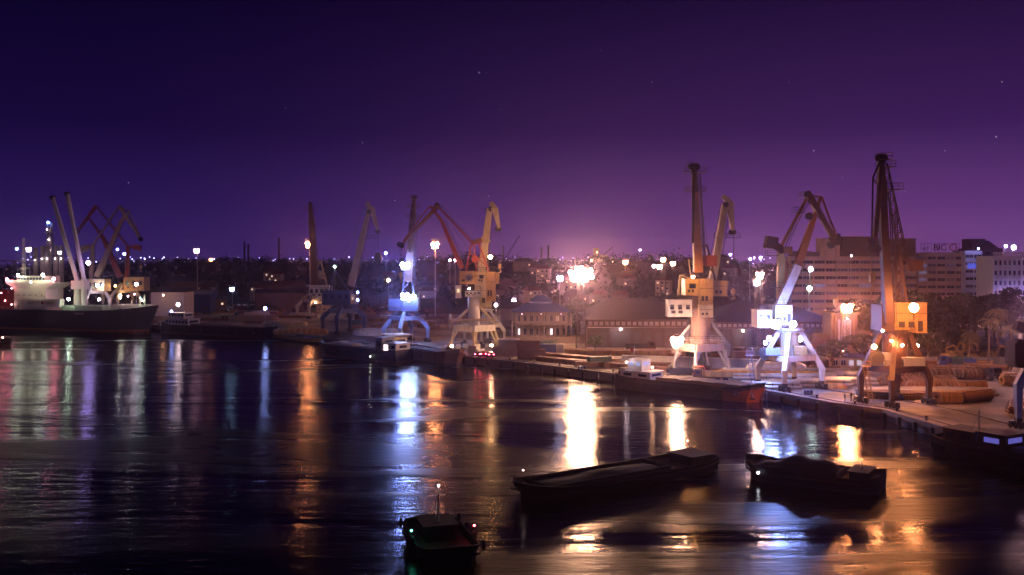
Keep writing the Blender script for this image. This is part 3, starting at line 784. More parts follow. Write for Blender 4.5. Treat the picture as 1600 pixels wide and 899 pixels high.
# -- cream crane behind it with hooked jib
def crane_d():
    K = Crane('cream portal crane mostly hidden behind the orange one, hooked jib head to the right', 1100, 566)
    P = K.P
    portal(K, AV, BV, 8, 10, 5, 6.5, 11, 2, GREYP, GREYP, .9)
    ring(K, 11, 2.4, GREYP)
    house(K, (1088, 452), (1112, 492), -2, 4, CREAM)
    girder(K, P(1112, 445, 0), P(1133, 319, 0), 2.0, 1.5, CREAM, 'boom', True, 2.2, 1.6)
    girder(K, P(1129, 306, 0), P(1140, 317, 0), 1.1, 1.6, CREAM, 'boom_head', False)
    girder(K, P(1140, 316, 0), P(1145, 361, 0), 1.9, .8, CREAM, 'fore_jib', False)
    for c_ in ((1146, 363, 0), (1143, 363, .3), (1134, 320, -.6)): sheave(K, P(*c_), .75)
    pl = MB(); pl.platform(P(1136, 372, 0), 7, 1.4); K.add(pl, 'platform', STEEL)
    ropes(K, [(P(1129, 306, 0), P(1104, 430, 0)), (P(1147, 362, 0), P(1147, 452, 0)), (P(1146, 362, 0), P(1146, 452, 0))], .06)
    hook(K, P(1146, 460, 0), 1.2)
crane_d()

# -- yellow crane with round emblem and lit column
def crane_e():
    K = Crane('yellow portal crane with a round emblem and a red jib folded to the left', 741, 549)
    P = K.P
    portal(K, AV2, BV2, 10.5, 10.5, 5, 6.6, 8, 2, CREAM, WHITE, 1.1, style='tube')
    c = MB(); c.tube((0, 0, 7.6), P(740, 462, 0), 1.85, 1.75, n=24); K.add(c, 'column', WHITE)
    br = MB(); br.beam(P(731, 484, 0), P(712, 502, -1), .9, .7); br.beam(P(750, 480, 0), P(775, 508, 3), .9, .7); br.beam(P(706, 500, -3), P(776, 500, -1), .6, .6); K.add(br, 'column_brace', CREAM)
    h = house(K, (718, 425), (745, 443), -3.5, 4, YELLOW)
    em = MB(); em.disc(P(733, 434, -3.7), (0, 1, 0), 1.15, .1, 24); em.build('emblem', NAVY, h)
    em = MB(); em.ringx(P(733, 434, -3.8), (0, 1, 0), .8, .95, .06, 24); em.beam(P(730, 437, -3.8), P(733, 431, -3.8), .2, .06); em.beam(P(733, 431, -3.8), P(736, 437, -3.8), .2, .06); em.build('emblem_mark', GREYP, h)
    house(K, (745.5, 425), (759, 443), -3.3, 3, CREAM, name='rear_house', win=1)
    p_ = house(K, (760, 425), (774, 470), -3.2, 2.5, YELLOW, name='lower_panel', roof=False)
    mk = MB(); mk.beam(P(764, 465, -3.35), P(770, 459, -3.35), .3, .06); mk.beam(P(767, 461, -3.35), P(770, 466, -3.35), .18, .06); mk.build('arrow_mark', STEEL, p_)
    house(K, (774.5, 427), (779.5, 443), -2.6, 2, YELLOW, name='counterweight')
    house(K, (712, 447), (720, 465), -4, -1, WHITE, name='operator_cab', win=1, lit=glow((1, .8, .5), 1.2))
    house(K, (727, 455), (751, 463), -2.6, 2.6, GREYP, name='slewing_housing', win=4, roof=False)
    t_ = MB()
    for w in (-1.6, 1.6):
        t_.beam(P(728, 425, w), P(736, 382, w), .5, .5); t_.beam(P(764, 425, w), P(748, 380, w), .5, .5); t_.beam(P(745, 425, w), P(740, 381, w), .4, .4)
        t_.beam(P(729, 415, w), P(756, 400, w), .3, .3); t_.beam(P(734, 395, w), P(760, 415, w), .3, .3); t_.beam(P(735, 383, w), P(752, 379, w), .5, .5)
    t_.disc(P(742, 405, -2), (0, 1, 0), 1.1, .8, 16); K.add(t_, 'tower_frame', REDP)
    girder(K, P(736, 380, 0), P(756, 374, 0), 1.2, 1.5, ORANGE, 'balance_beam', False)
    cw = MB(); cw.beam(P(754, 376, 0), P(764, 372, 0), 2.2, 2.4); K.add(cw, 'balance_weight', CREAM)
    girder(K, P(737, 379, 0), P(684, 322, 0), .6, .55, REDP, 'tie_rod', True)
    girder(K, P(722, 420, -1), P(690, 345, -.5), 1.7, 1.0, REDP, 'boom', True)
    girder(K, P(690, 345, -.5), P(672, 322, -.5), 1.0, .6, REDP, 'boom_tip', False)
    girder(K, P(685, 321, 0), P(627, 382, 0), 1.2, .75, ORANGE, 'fore_jib', True)
    b1 = MB(); b1.beam(P(670, 324, 0), P(684, 322, 0), .3, .3); b1.beam(P(670, 324, 0), P(630, 376, 0), .35, .35); K.add(b1, 'backstay', REDP)
    for c_ in ((628, 384, 0), (624, 382, 0), (683, 321, 0)): sheave(K, P(*c_), .8)
    ropes(K, [(P(625, 384, 0), P(625, 428, 0)), (P(627, 384, 0), P(627, 428, 0)), (P(683, 320, 0), P(742, 404, 0))], .06)
    hook(K, P(626, 434, 0), 1.2)
    dr = MB(); dr.ringx(P(704, 502, -6), (1, .25, 0), 1.1, 2.2, .4, 24); dr.disc(P(704, 502, -6), (1, .25, 0), .35, .9, 12)
    for k in range(6):
        a = k * math.pi / 3; dr.beam(P(704, 502, -6), P(704, 502, -6) + Vector((.0, math.cos(a) * 1.3, math.sin(a) * 1.9)), .1, .1)
    K.add(dr, 'cable_reel', YELLOW)
    spots(K, [(766, 402, -8, (1, .45, .16), .7, 1100), (733, 451, -5.5, WARM, .3, 900), (706, 541, -7.2, WARM, .45, 1400), (768, 540, -8.4, (1, .6, .3), .45, 1400)])
crane_e()
def crane_f():
    K = Crane('cream portal crane hidden behind the yellow one, only its hooked jib rising above', 757, 540)
    P = K.P
    portal(K, AV2, BV2, 8, 10, 5, 6.5, 11, 2, GREYP, GREYP, .9)
    ring(K, 11, 2.4, GREYP)
    house(K, (742, 440), (768, 480), 0, 5, CREAM)
    girder(K, P(752, 430, 0), P(765, 326, 0), 2.6, 1.8, CREAM, 'boom', True, 2.6, 1.8)
    girder(K, P(767, 316, 0), P(773, 328, 0), 1.5, 2.2, CREAM, 'boom_head', False)
    girder(K, P(773, 326, 0), P(780, 357, 0), 2.2, .9, CREAM, 'fore_jib', False)
    for c_ in ((780, 358, 0), (777, 358, .2), (767, 327, -.6)): sheave(K, P(*c_), .8)
    ropes(K, [(P(767, 316, 0), P(748, 410, 0)), (P(781, 358, 0), P(781, 415, 0))], .06)
    pl = MB(); pl.platform(P(767, 332, 0), 4, 1.6); K.add(pl, 'platform', STEEL)
    hook(K, P(781, 420, 0), 1.2)
crane_f()

# -- blue-lit grey crane with two stacked floodlights
def crane_g():
    K = Crane('grey portal crane with kneed legs and stacked blue-white floodlights, left of the yellow crane', 634, 535)
    P = K.P
    portal(K, AV2, BV2, 9, 11.5, 5.2, 8.2, 10.6, 2.6, BLUEP, BLUEP, 1.05, 1.0)
    ring(K, 10.4, 2.8, GREYP)
    house(K, (607, 468), (628, 485), -3, 4, NAVY); house(K, (629, 466), (653, 485), -3.4, 4, NAVY, name='winch_house')
    t_ = MB()
    for w in (-1.5, 1.5): t_.beam(P(628, 466, w), P(635, 410, w), .5, .5); t_.beam(P(648, 466, w), P(639, 410, w), .5, .5); t_.beam(P(632, 450, w), P(646, 430, w), .3, .3)
    K.add(t_, 'tower_frame', NAVY)
    girder(K, P(638, 440, -2), P(645, 340, -4), 2.6, 2.0, BROWN, 'boom', True)
    girder(K, P(645, 340, -4), P(647, 310, -5), 2.0, 1.1, BROWN, 'boom_head', False)
    for (px, py, w, a) in ((646, 340, -4, 5), (646, 325, -5, 4), (647, 312, -5, 2.4)):
        pl = MB(); pl.platform(P(px, py, w), a, 2.2); K.add(pl, 'platform', BROWN)
    sheave(K, P(647, 309, -5), .8)
    girder(K, P(647, 312, -5), P(640, 395, -9), .7, .5, BROWN, 'fore_jib', False)
    ropes(K, [(P(647, 310, -5), P(640, 440, 0)), (P(645, 310, -5), P(634, 430, 0))], .06)
    gantry_ladder(K, P(606, 530, -5), P(609, 494, -5), BLUEP)
    spots(K, [(633, 415, -8.5, BLUE, 1.7, 1700), (633, 463, -8.5, BLUE, 1.6, 1700), (646, 464, -5.2, (.6, .8, 1), 1.0, 700), (639, 470, -5.0, BLUE, .5, 500)])
crane_g()
# -- navy crane
def crane_h():
    K = Crane('navy blue portal crane with a cream jib bent over at the top', 537, 521)
    P = K.P
    portal(K, AV2, BV2, 9.5, 12, 6.5, 8.6, 11, 2.6, NAVY, NAVY, 1.3, 1.0)
    ring(K, 10.6, 3, NAVY)
    house(K, (503, 455), (547, 476), -3.5, 4, NAVY, win=4, door=True)
    house(K, (548, 461), (554, 474), -3.5, 0, YELLOW, name='operator_cab', win=1, lit=glow((1, .75, .4), .8))
    t_ = MB()
    for w in (-1.5, 1.5): t_.beam(P(516, 455, w), P(522, 425, w), .5, .5); t_.beam(P(545, 455, w), P(524, 425, w), .5, .5); t_.beam(P(519, 440, w), P(540, 450, w), .3, .3)
    K.add(t_, 'tower_frame', NAVY)
    DJ = weathered('dull_brown_jib_paint', (.22, .15, .12), .6, amount=.5)
    girder(K, P(548, 447, -1), P(577, 325, -1), 2.6, 1.5, DJ, 'boom', True)
    girder(K, P(573, 316, -1), P(582, 330, -1), 1.4, 2.0, DJ, 'boom_head', False)
    girder(K, P(580, 324, -1), P(590, 360, -1), 2.2, .9, DJ, 'fore_jib', False)
    for c_ in ((590, 362, -1), (577, 331, -1.8)): sheave(K, P(*c_), .9)
    pl = MB(); pl.platform(P(575, 373, -1), 7, 1.4); K.add(pl, 'platform', STEEL)
    ropes(K, [(P(573, 316, -1), P(523, 426, 0)), (P(591, 362, -1), P(591, 398, -1)), (P(573, 317, -1), P(530, 430, 0))], .07)
    cb = MB(); cb.box(*P(591, 406, -1), 3.0, 3.0, 2.6, 0, .6); cb.box(*P(591, 412, -1), 2.2, 2.2, 1.6); K.add(cb, 'grab_bucket', STEEL)
crane_h()
# -- beige crane further back
def crane_i():
    K = Crane('beige portal crane behind the navy one, jib end-on beside the orange lamp pole', 492, 497)
    P = K.P
    portal(K, AV2, BV2, 10, 13, 6, 8.5, 11.5, 3, CREAM, CREAM, 1.2, 1.2)
    ring(K, 11, 3.4, CREAM)
    house(K, (483, 447), (514, 466), -4, 5, WHITE, win=4, door=True)
    house(K, (486, 466.5), (511, 474), -3, 4, CREAM, name='slewing_housing', win=6, roof=False)
    t_ = MB()
    for w in (-2, 2): t_.beam(P(488, 446, w), P(499, 408, w), .7, .7); t_.beam(P(511, 446, w), P(501, 408, w), .7, .7); t_.beam(P(491, 435, w), P(508, 435, w), .5, .5); t_.beam(P(494, 422, w), P(510, 440, w), .4, .4); t_.beam(P(505, 422, w), P(490, 440, w), .4, .4)
    t_.disc(P(499, 428, -2.5), (0, 1, 0), 1.6, .8, 16); K.add(t_, 'tower_frame', CREAM)
    girder(K, P(492, 445, -3), P(487, 350, -5), 2.8, 2.4, BROWN, 'boom', True)
    girder(K, P(487, 350, -5), P(485, 320, -6), 2.4, 1.4, BROWN, 'boom_head', False)
    for (px, py, w, a) in ((485, 328, -6, 4.4), (486, 350, -5, 4.4)):
        pl = MB(); pl.platform(P(px, py, w), a, 2.2); K.add(pl, 'platform', BROWN)
    sheave(K, P(485, 319, -6), 1.0)
    ropes(K, [(P(485, 320, -6), P(499, 410, 0)), (P(484, 320, -6), P(490, 440, 0))], .07)
    spots(K, [(493, 473, -5.5, WARM, .5, 300)])
crane_i()
# -- two cranes behind the cargo ship
def crane_j(label, bx, by, pts, mats, lamps, flip):
    K = Crane(label, bx, by)
    P = K.P
    portal(K, AV2, BV2, 10, 13, 6, 9, 13, 3, GREYP, GREYP, 1.3, 1.2)
    ring(K, 12.6, 3.4, GREYP)
    d = pts
    house(K, d['h0'], d['h1'], -4, 5, mats[0], win=3)
    girder(K, P(*d['t0']), P(*d['t1']), 2.2, 1.6, mats[1], 'tower_column', True)
    girder(K, P(*d['t1']), P(*d['apex']), .9, .8, mats[1], 'tie_rod', True)
    girder(K, P(*d['b0'], -1), P(*d['b1'], -1), 3.0, 1.7, mats[1], 'boom', True)
    girder(K, P(*d['b1'], -1), P(*d['b2'], -1), 1.7, .8, mats[1], 'boom_tip', False)
    girder(K, P(*d['apex'], -1), P(*d['nose'], -1), 1.7, 1.1, mats[1], 'fore_jib', True)
    b1 = MB(); b1.beam(P(*d['apex']), P(*d['b2']), .5, .5); b1.beam(P(*d['b2']), P(*d['nose']), .6, .6); K.add(b1, 'backstay', mats[1])
    cw = MB(); cw.beam(P(*d['c0']), P(*d['c1']), 3.2, 3.0); cw.beam(P(*d['c1']), P(*d['t1']), 1.2, 1.3); K.add(cw, 'counterweight', mats[1])
    sheave(K, P(*d['nose'], -1.5), 1.3)
    ropes(K, [(P(*d['nose']), P(d['nose'][0], d['nose'][1] + 40)), (P(*d['apex']), P(*d['t1']))], .07)
    hook(K, P(d['nose'][0], d['nose'][1] + 46, 0), 1.6)
    spots(K, lamps)
crane_j('cream four-link crane behind the cargo ship with its folded jib pointing right', 148, 481,
        dict(h0=(135, 437), h1=(163, 455), t0=(143, 440), t1=(145, 383), apex=(186, 322), b0=(152, 433), b1=(190, 345), b2=(202, 330), nose=(220, 374), c0=(126, 392), c1=(138, 386)), (CREAM, CREAM),
        [(152, 446, -8, WHT, .9, 700), (155, 468, -8, WHT, .8, 700), (160, 446, -8, GRN, .6, 400)], 1)
crane_j('reddish four-link crane behind the ship bow with its jib folded to the left', 196, 479,
        dict(h0=(193, 434), h1=(225, 454), t0=(199, 436), t1=(200, 386), apex=(150, 322), b0=(188, 433), b1=(160, 370), b2=(137, 338), nose=(121, 362), c0=(220, 388), c1=(210, 386)), (YELLOW, REDP),
        [(180, 447, -8, (1, .5, .15), .6, 500), (188, 462, -8, (1, .42, .12), .9, 900)], -1)
# -- crane cut by the right edge
def crane_k():
    K = Crane('dark crane cut by the right edge with blue-lit leg and round counterweight', 1655, 672)
    P = K.P
    portal(K, AV, BV, 7.4, 10.2, 7.5, 9.5, 15, 2.6, BLUEP, NAVY, .95)
    ring(K, 15, 3.0, NAVY)
    cw = MB(); A = P(1578, 552, -3)
    cw.prism([(A.x, A.y - 1.6), (A.x + 5.2, A.y - 1.6), (A.x + 5.2, A.y + 1.6), (A.x, A.y + 1.6)], A.z - 1.8, A.z + 1.8); cw.prism([(A.x + .35, A.y - 1.5), (A.x + 5.0, A.y - 1.5), (A.x + 5.0, A.y + 1.5), (A.x + .35, A.y + 1.5)], A.z - 2.2, A.z + 2.2); K.add(cw, 'counterweight', BLACKH)
    ar = MB(); ar.beam(P(1586, 508, -3), P(1640, 530, -2), 1.0, 1.4, 2.2, 2.6); ar.beam(P(1600, 512, -3), P(1600, 536, -3), .5, .5); K.add(ar, 'counterweight_arm', STEEL)
    house(K, (1622, 520), (1680, 575), -2, 4, GREYP)
    spots(K, [(1606, 640, -6, BLUE, .3, 260)])  # unseen blue lamp added beside the leg to light it blue
crane_k()

# ---------------------------------------------------------------- vessels
def hull(mb_top, mb_bot, L_, B, zt, sheer_b, sheer_s, draft=1.2, band=.8, blunt=.55, n=18):
    """lofted hull, x towards the bow; upper strakes in mb_top, boot-topping in mb_bot"""
    secs = []
    for i in range(n + 1):
        t_ = i / n; x = (t_ - .5) * L_
        if t_ > .75: wd = (1 - ((t_ - .75) / .25) ** 2.6) ** blunt if t_ < 1 else .02
        elif t_ < .1: wd = .78 + 2.2 * t_
        else: wd = 1
        wd = max(wd, .03); hb = B / 2 * wd
        z = zt + sheer_b * max(0, (t_ - .72) / .28) ** 2 + sheer_s * max(0, (.15 - t_) / .15) ** 2
        rake = 1 + .0 * t_
        xb = x - (L_ * .04 * max(0, (t_ - .75) / .25))
        secs.append([(x, hb * 1.02, z), (xb + (x - xb) * .5, hb * .98, (z + band) / 2), (xb, hb * .93, band), (xb, hb * .86, -draft)])
    def strip(mb, r0, r1):
        for sgn in (1, -1):
            for i in range(n):
                q = []
                for s_, r_ in ((i, r0), (i + 1, r0), (i + 1, r1), (i, r1)):
                    x, y, z = secs[s_][r_]; q.append((x, y * sgn, z))
                if sgn < 0: q = q[::-1]
                mb.add(q, [(3, 2, 1, 0)])
        # transom
        a, b__ = secs[0][r0], secs[0][r1]
        mb.add([(a[0], a[1], a[2]), (a[0], -a[1], a[2]), (b__[0], -b__[1], b__[2]), (b__[0], b__[1], b__[2])], [(3, 2, 1, 0)])
        a, b__ = secs[n][r0], secs[n][r1]
        mb.add([(a[0], a[1], a[2]), (a[0], -a[1], a[2]), (b__[0], -b__[1], b__[2]), (b__[0], b__[1], b__[2])], [(0, 1, 2, 3)])
    strip(mb_top, 0, 1); strip(mb_top, 1, 2); strip(mb_bot, 2, 3)
    return secs
def vessel(name, label, cat, stern, bow, B, zt, sb, ss, top, bot, bulwark=.9, blunt=.55, band=.8):
    stern, bow = Vector(stern), Vector(bow); c = (stern + bow) / 2; d = bow - stern
    T = thing(name, label, cat, (c.x, c.y, 0), math.atan2(d.y, d.x))
    L_ = d.length
    a, b__ = MB(), MB(); secs = hull(a, b__, L_, B, zt, sb, ss, blunt=blunt, band=band)
    h = a.build('hull', top, T, True); b__.build('boot_topping', bot, h, True)
    dk = MB(); n = len(secs) - 1
    for i in range(n):
        p, q = secs[i][0], secs[i + 1][0]
        dk.add([(p[0], p[1], p[2] - bulwark), (q[0], q[1], q[2] - bulwark), (q[0], -q[1], q[2] - bulwark), (p[0], -p[1], p[2] - bulwark)], [(3, 2, 1, 0)])
    dk.build('deck', DECK, T)
    # rubbing strake and rail cap
    rc = MB()
    for s_ in (1, -1):
        for i in range(n):
            p, q = secs[i][0], secs[i + 1][0]
            rc.beam((p[0], p[1] * s_, p[2]), (q[0], q[1] * s_, q[2]), .22, .12)
            rc.beam((p[0], (p[1] + .03) * s_, p[2] - .9), (q[0], (q[1] + .03) * s_, q[2] - .9), .18, .2)
    rc.build('gunwale', top, T)
    return T, L_, secs
def tyres(T, L_, B, z, n, side=-1):
    for i in range(n):
        x = -L_ * .42 + L_ * .78 * i / max(1, n - 1)
        mb = MB(); mb.ringx((x, side * (B / 2 + .12), z), (0, 1, 0), .22, .5, .25, 14); mb.build('tyre_fender', RUBBER, T)
def deckhouse(T, x, y, z, a, b_, c, mat, wins=3, roofm=None, lit=None, name='deckhouse', over=.3):
    mb = MB(); mb.box(x, y, z, a, b_, c); o = mb.build(name, mat, T)
    r = MB(); r.box(x, y, z + c + .002, a + over * 2, b_ + over * 2, .14); r.build('roof', roofm or mat, o)
    for s_ in (-1, 1):
        for i in range(wins):
            wx = x - a / 2 + a * (i + .5) / wins
            w = MB(); w.box(wx, y + s_ * (b_ / 2 + .02), z + c * .45, a / wins * .55, .08, c * .32); w.build('window', lit or GLASS, o)
    w = MB(); w.box(x + a / 2 + .02, y, z + c * .5, .08, b_ * .7, c * .32); w.build('front_window', lit or GLASS, o)
    w = MB(); w.box(x - a / 2 - .02, y, z + c * .5, .08, b_ * .5, c * .3); w.build('rear_window', lit or GLASS, o)
    return o
def mast_(T, x, y, z, h, lamp=None, name='mast'):
    mb = MB(); mb.tube((x, y, z), (x, y, z + h), .1, .05, 8); mb.beam((x, y - .7, z + h * .75), (x, y + .7, z + h * .75), .06, .06)
    mb.tube((x, y, z + h * .9), (x - h * .4, y, z), .02, n=4)
    o = mb.build(name, WHITE, T)
    if lamp: bulb(T, (x, y, z + h + lamp[0] * .2), lamp[0], lamp[1], lamp[2])
    return o
def heap(T, x0, x1, B, z, h, mat, seed=1):
    """cargo heaped between the coamings"""
    r_ = random.Random(seed); mb = MB(); nx, ny = 26, 8; vs = []; fs = []
    ph = [r_.uniform(0, 6) for _ in range(4)]
    for i in range(nx + 1):
        for j in range(ny + 1):
            u, v_ = i / nx, j / ny
            e = (math.sin(math.pi * u) ** .45) * (math.sin(math.pi * v_) ** .8)
            zz = z + h * e * (.72 + .28 * math.sin(u * 9 + ph[0]) * math.sin(u * 4 + ph[1])) + r_.uniform(-.06, .06)
            vs.append((x0 + (x1 - x0) * u, (v_ - .5) * B, zz))
    for i in range(nx):
        for j in range(ny): a = i * (ny + 1) + j; fs.append((a, a + ny + 1, a + ny + 2, a + 1))
    mb.add(vs, fs); mb.build('cargo_heap', mat, T, True)
def coaming(T, x0, x1, B, z, h=.9, mat=None, covers=0):
    mb = MB(); xc, a = (x0 + x1) / 2, x1 - x0
    mb.box(xc, -B / 2, z, a, .15, h); mb.box(xc, B / 2, z, a, .15, h); mb.box(x0, 0, z, .15, B - .16, h); mb.box(x1, 0, z, .15, B - .16, h)
    for i in range(int(a / 1.5)):
        mb.box(x0 + 1.5 * i + .7, -B / 2 - .12, z, .1, .1, h * .9)
    mb.build('hatch_coaming', mat or DECK, T)
    for i in range(covers):
        w = a / covers; c = MB(); c.box(x0 + w * (i + .5), 0, z + h + .005 + (.12 if i % 2 else 0), w * .98, B + .2, .3)
        for k in range(3): c.box(x0 + w * (i + .2 + .3 * k), 0, z + h + .31 + (.12 if i % 2 else 0), .1, B * .96, .08)
        c.build('hatch_cover', mat or DECK, T)

def wpt(px, py): return G(px, py, 0)
# cargo ship at left
def cargo_ship():
    bow = wpt(229, 520); p2 = wpt(0, 514); d = (p2 - bow).normalized(); stern = bow + d * 112
    off = Vector((-d.y, d.x, 0));
    if off.y < 0: off = -off
    stern += off * 7.5; bow += off * 7.5
    T, L_, secs = vessel('cargo_ship', 'big black-hulled cargo ship with cream wheelhouse and twin deck derricks, moored at left', 'cargo ship', stern, bow, 15, 8.4, 2.4, 1.5, HULLK, HULLR, 1.0, .75, .7)
    ang = T.rotation_euler.z
    ux = Vector((math.cos(ang), math.sin(ang), 0)); uy = Vector((-ux.y, ux.x, 0)); C = T.location
    def tx(px, y=-7):
        """station along the ship seen at column px on the line y metres off the centre line"""
        k = (px - 800) / F; q = C + uy * y
        return (k * q.y - q.x) / (ux.x - k * ux.y)
    def tz(px, py, y=-7):
        q = C + ux * tx(px, y) + uy * y; return CZ - (py - HZ) / F * q.y
    y0 = -6
    x0, x1 = tx(22, y0), tx(72, y0); z0 = 7.5
    hs = MB(); hs.box((x0 + x1) / 2, -1, z0, x1 - x0, 10, tz(45, 446, y0) - z0); H = hs.build('superstructure', weathered('cream_ship_paint', (.74, .68, .52), .5, amount=.2, stain=(.4, .3, .18)), T)
    CS = MATS['cream_ship_paint']
    zb = tz(45, 446, y0)
    xa, xb = tx(9, y0), tx(86, y0)
    br = MB(); br.add([(xa, -6.5, zb + 1.2), (xb, -6.5, zb + 1.2), (xb, 5, zb + 1.2), (xa, 5, zb + 1.2), (x0, -6, zb - 1.6), (x1, -6, zb - 1.6), (x1, 4, zb - 1.6), (x0, 4, zb - 1.6)], [(0, 1, 2, 3), (7, 6, 5, 4), (0, 4, 5, 1), (1, 5, 6, 2), (2, 6, 7, 3), (3, 7, 4, 0)])
    br.box((xa + xb) / 2, -6.4, zb + 1.2, xb - xa, .12, 1.0)
    br.build('bridge_wing', CS, H)
    wh = MB(); xm, wa = (x0 + x1) / 2, (x1 - x0) * .86; zw = zb + 1.2; wh.box(xm, -1, zw, wa, 9, 2.5); wh.box(xm, -1, zw + 2.502, wa + .8, 9.8, .25); WH = wh.build('wheelhouse', CS, H)
    for i in range(9):
        w = MB(); w.box(xm - wa / 2 + wa * (i + .5) / 9, -5.55, zw + 1.2, wa / 9 * .7, .1, .9); w.build('window', GLASS, WH)
    for r_ in range(3):
        for i in range(5):
            w = MB(); w.disc((x0 + (x1 - x0) * (i + .7) / 5.4, -6.02, z0 + 2.2 + r_ * 2.4), (0, 1, 0), .28, .1, 12); w.build('porthole', GLASS, H)
    tm = MB(); tm.truss((tx(37, -1), -1, zw + 2.8), (tx(37, -1), -1, tz(37, 372, -1)), 1.0, .6, .07, 8); tm.beam((tx(37, -1) - 3, -1, zw + 6), (tx(37, -1) + 3, -1, zw + 6), .2, .2); tm.build('radar_mast', CS, T)
    fu = MB(); fu.box(tx(8, -1), 0, z0, 5, 5, 9, 0, .85); fu.build('funnel', REDP, T)
    # white dodger with the safety lettering
    s0, s1 = tx(34, -7.4), tx(93, -7.4); zz0, zz1 = tz(60, 480, -7.4), tz(60, 467.5, -7.4)
    sg = MB(); sg.box((s0 + s1) / 2, -6.0, zz0 + .01, s1 - s0, 2.6, zz1 - zz0); SG = sg.build('hatch_house', CS, T)
    text('safety_lettering', 'SAFETY \u25cf FIRST', 1.9, weathered('maroon_lettering', (.25, .06, .05), .6, amount=.1), SG, ((s0 + s1) / 2, -7.35, (zz0 + zz1) / 2), (R(90), 0, 0))
    # hatches
    for a, b__ in ((96, 118), (119, 160)):
        h0, h1 = tx(a, -6), tx(b__, -6); mb = MB(); mb.box((h0 + h1) / 2, -1, 7.6, (h1 - h0) * .97, 10, 2.6)
        for k in range(6): mb.box(h0 + (h1 - h0) * (k + .5) / 6, -1, 10.2, .3, 10.1, .2)
        mb.build('hatch_cover', weathered('pale_green_paint', (.42, .5, .36), .6, amount=.3), T)
    for nm, base, tip, w in (('deck_derrick', (121, 440), (82, 309), 0), ('deck_derrick', (131, 436), (105, 303), 1.5)):
        xx = tx(base[0], 0); pd = MB(); pd.tube((xx, 0, 9), (xx, 0, tz(base[0], 436, 0)), 1.6 if w == 0 else 1.2, 1.2, 16); pd.box(xx, -.2, tz(base[0], 452, 0), 3.4, 3.4, 3.6)
        D = pd.build('derrick_pedestal', CS, T)
        for yy, ww in ((-1.2, 1.0), (1.2, 1.0)):
            j = MB(); p = (tx(base[0], yy), yy, tz(base[0], base[1], yy)); q = (tx(tip[0], yy), yy * .5, tz(tip[0], tip[1], yy)); j.beam(p, q, 1.0, 1.5, .6, .8)
            for k in range(1, 9):
                c = Vector(p).lerp(Vector(q), k / 9); d_ = (Vector(q) - Vector(p)).normalized() * .1; j.beam(c - d_, c + d_, 1.1, 1.6 - k * .09)
            j.build('derrick_jib', CS, D)
        sh = MB(); sh.disc((tx(tip[0], 0), 0, tz(tip[0], tip[1], 0)), (0, 1, 0), .9, 2.0, 14); sh.build('sheave', STEEL, D)
        cb = MB(); cb.tube((tx(tip[0], 0), 0, tz(tip[0], tip[1] + 2, 0)), (tx(tip[0] + 4, 0), 0, 12), .07, n=5); cb.build('cable', CABLE, D)
    fc = MB(); f0, f1 = tx(176, -5), L_ / 2 - 3
    fc.prism([(f0, -6.4), (f1 - 10, -6.2), (f1, -2), (f1, 2), (f1 - 10, 6.2), (f0, 6.4)], 9.4, 10.9); fc.build('forecastle', CS, T)
    mast_(T, tx(213, 0), 0, 10.9, tz(213, 445, 0) - 10.9, (.75, (.85, .8, 1), 420), 'foremast')
    for px in (226, 219, 206): MB().tube((tx(px, -3), -3, 10.9), (tx(px, -3), -3, 15.5 if px == 226 else 13), .4, .3, 10).build('ventilator', CS, T)
    an = MB(); xq = tx(205, -6.5); an.beam((xq, -6.9, 5.5), (xq, -6.9, 3.2), .3, .3); an.beam((xq - .9, -7.0, 3.6), (xq, -7, 3.0), .25, .25); an.beam((xq + .9, -7.0, 3.6), (xq, -7, 3.0), .25, .25); an.build('anchor', STEEL, T)
    ra = MB(); ra.rail([(tx(-40, -7.4), -7.4, 8.5), (tx(176, -7.4), -7.4, 8.5)], r=.08, step=2.5); ra.build('deck_railing', CS, T)
    text('hull_lettering', 'BEIZHAI', 1.3, CS, T, (tx(124, -7.6), -7.68, 7.2), (R(90), 0, 0))
    for px, py, y, r_, col, s_ in ((28, 430, -7.6, .85, (.9, 1, .8), 1500), (67, 430, -7.6, .85, (.9, 1, .8), 1500), (11, 437, -7.8, .9, PINK, 1000), (84, 436, -7.8, .95, PINK, 1300), (138, 411, -5, 1.3, VIO, 1300), (48, 441, -9.5, .4, (1, .9, .7), 2600), (188, 466, -6.5, .4, (1, .9, .7), 1800), (222, 470, -4.5, .3, (.8, 1, .8), 1800), (107, 468, -7.6, .8, (.8, 1, .78), 1100), (210, 460, -6, .5, PINK, 500), (200, 463, -6, .4, WHT, 500), (18, 451, -6.8, .35, PINK, 500), (8, 470, -7, .4, PINK, 400), (18, 476, -7, .35, (1, .5, .6), 400), (2, 458, -7, .35, PINK, 400), (219, 466, -6, .35, GRN, 500)):
        bulb(T, (tx(px, y), y, tz(px, py, y)), r_ * .8, col, s_ * .4, 'deck_floodlight')
cargo_ship()

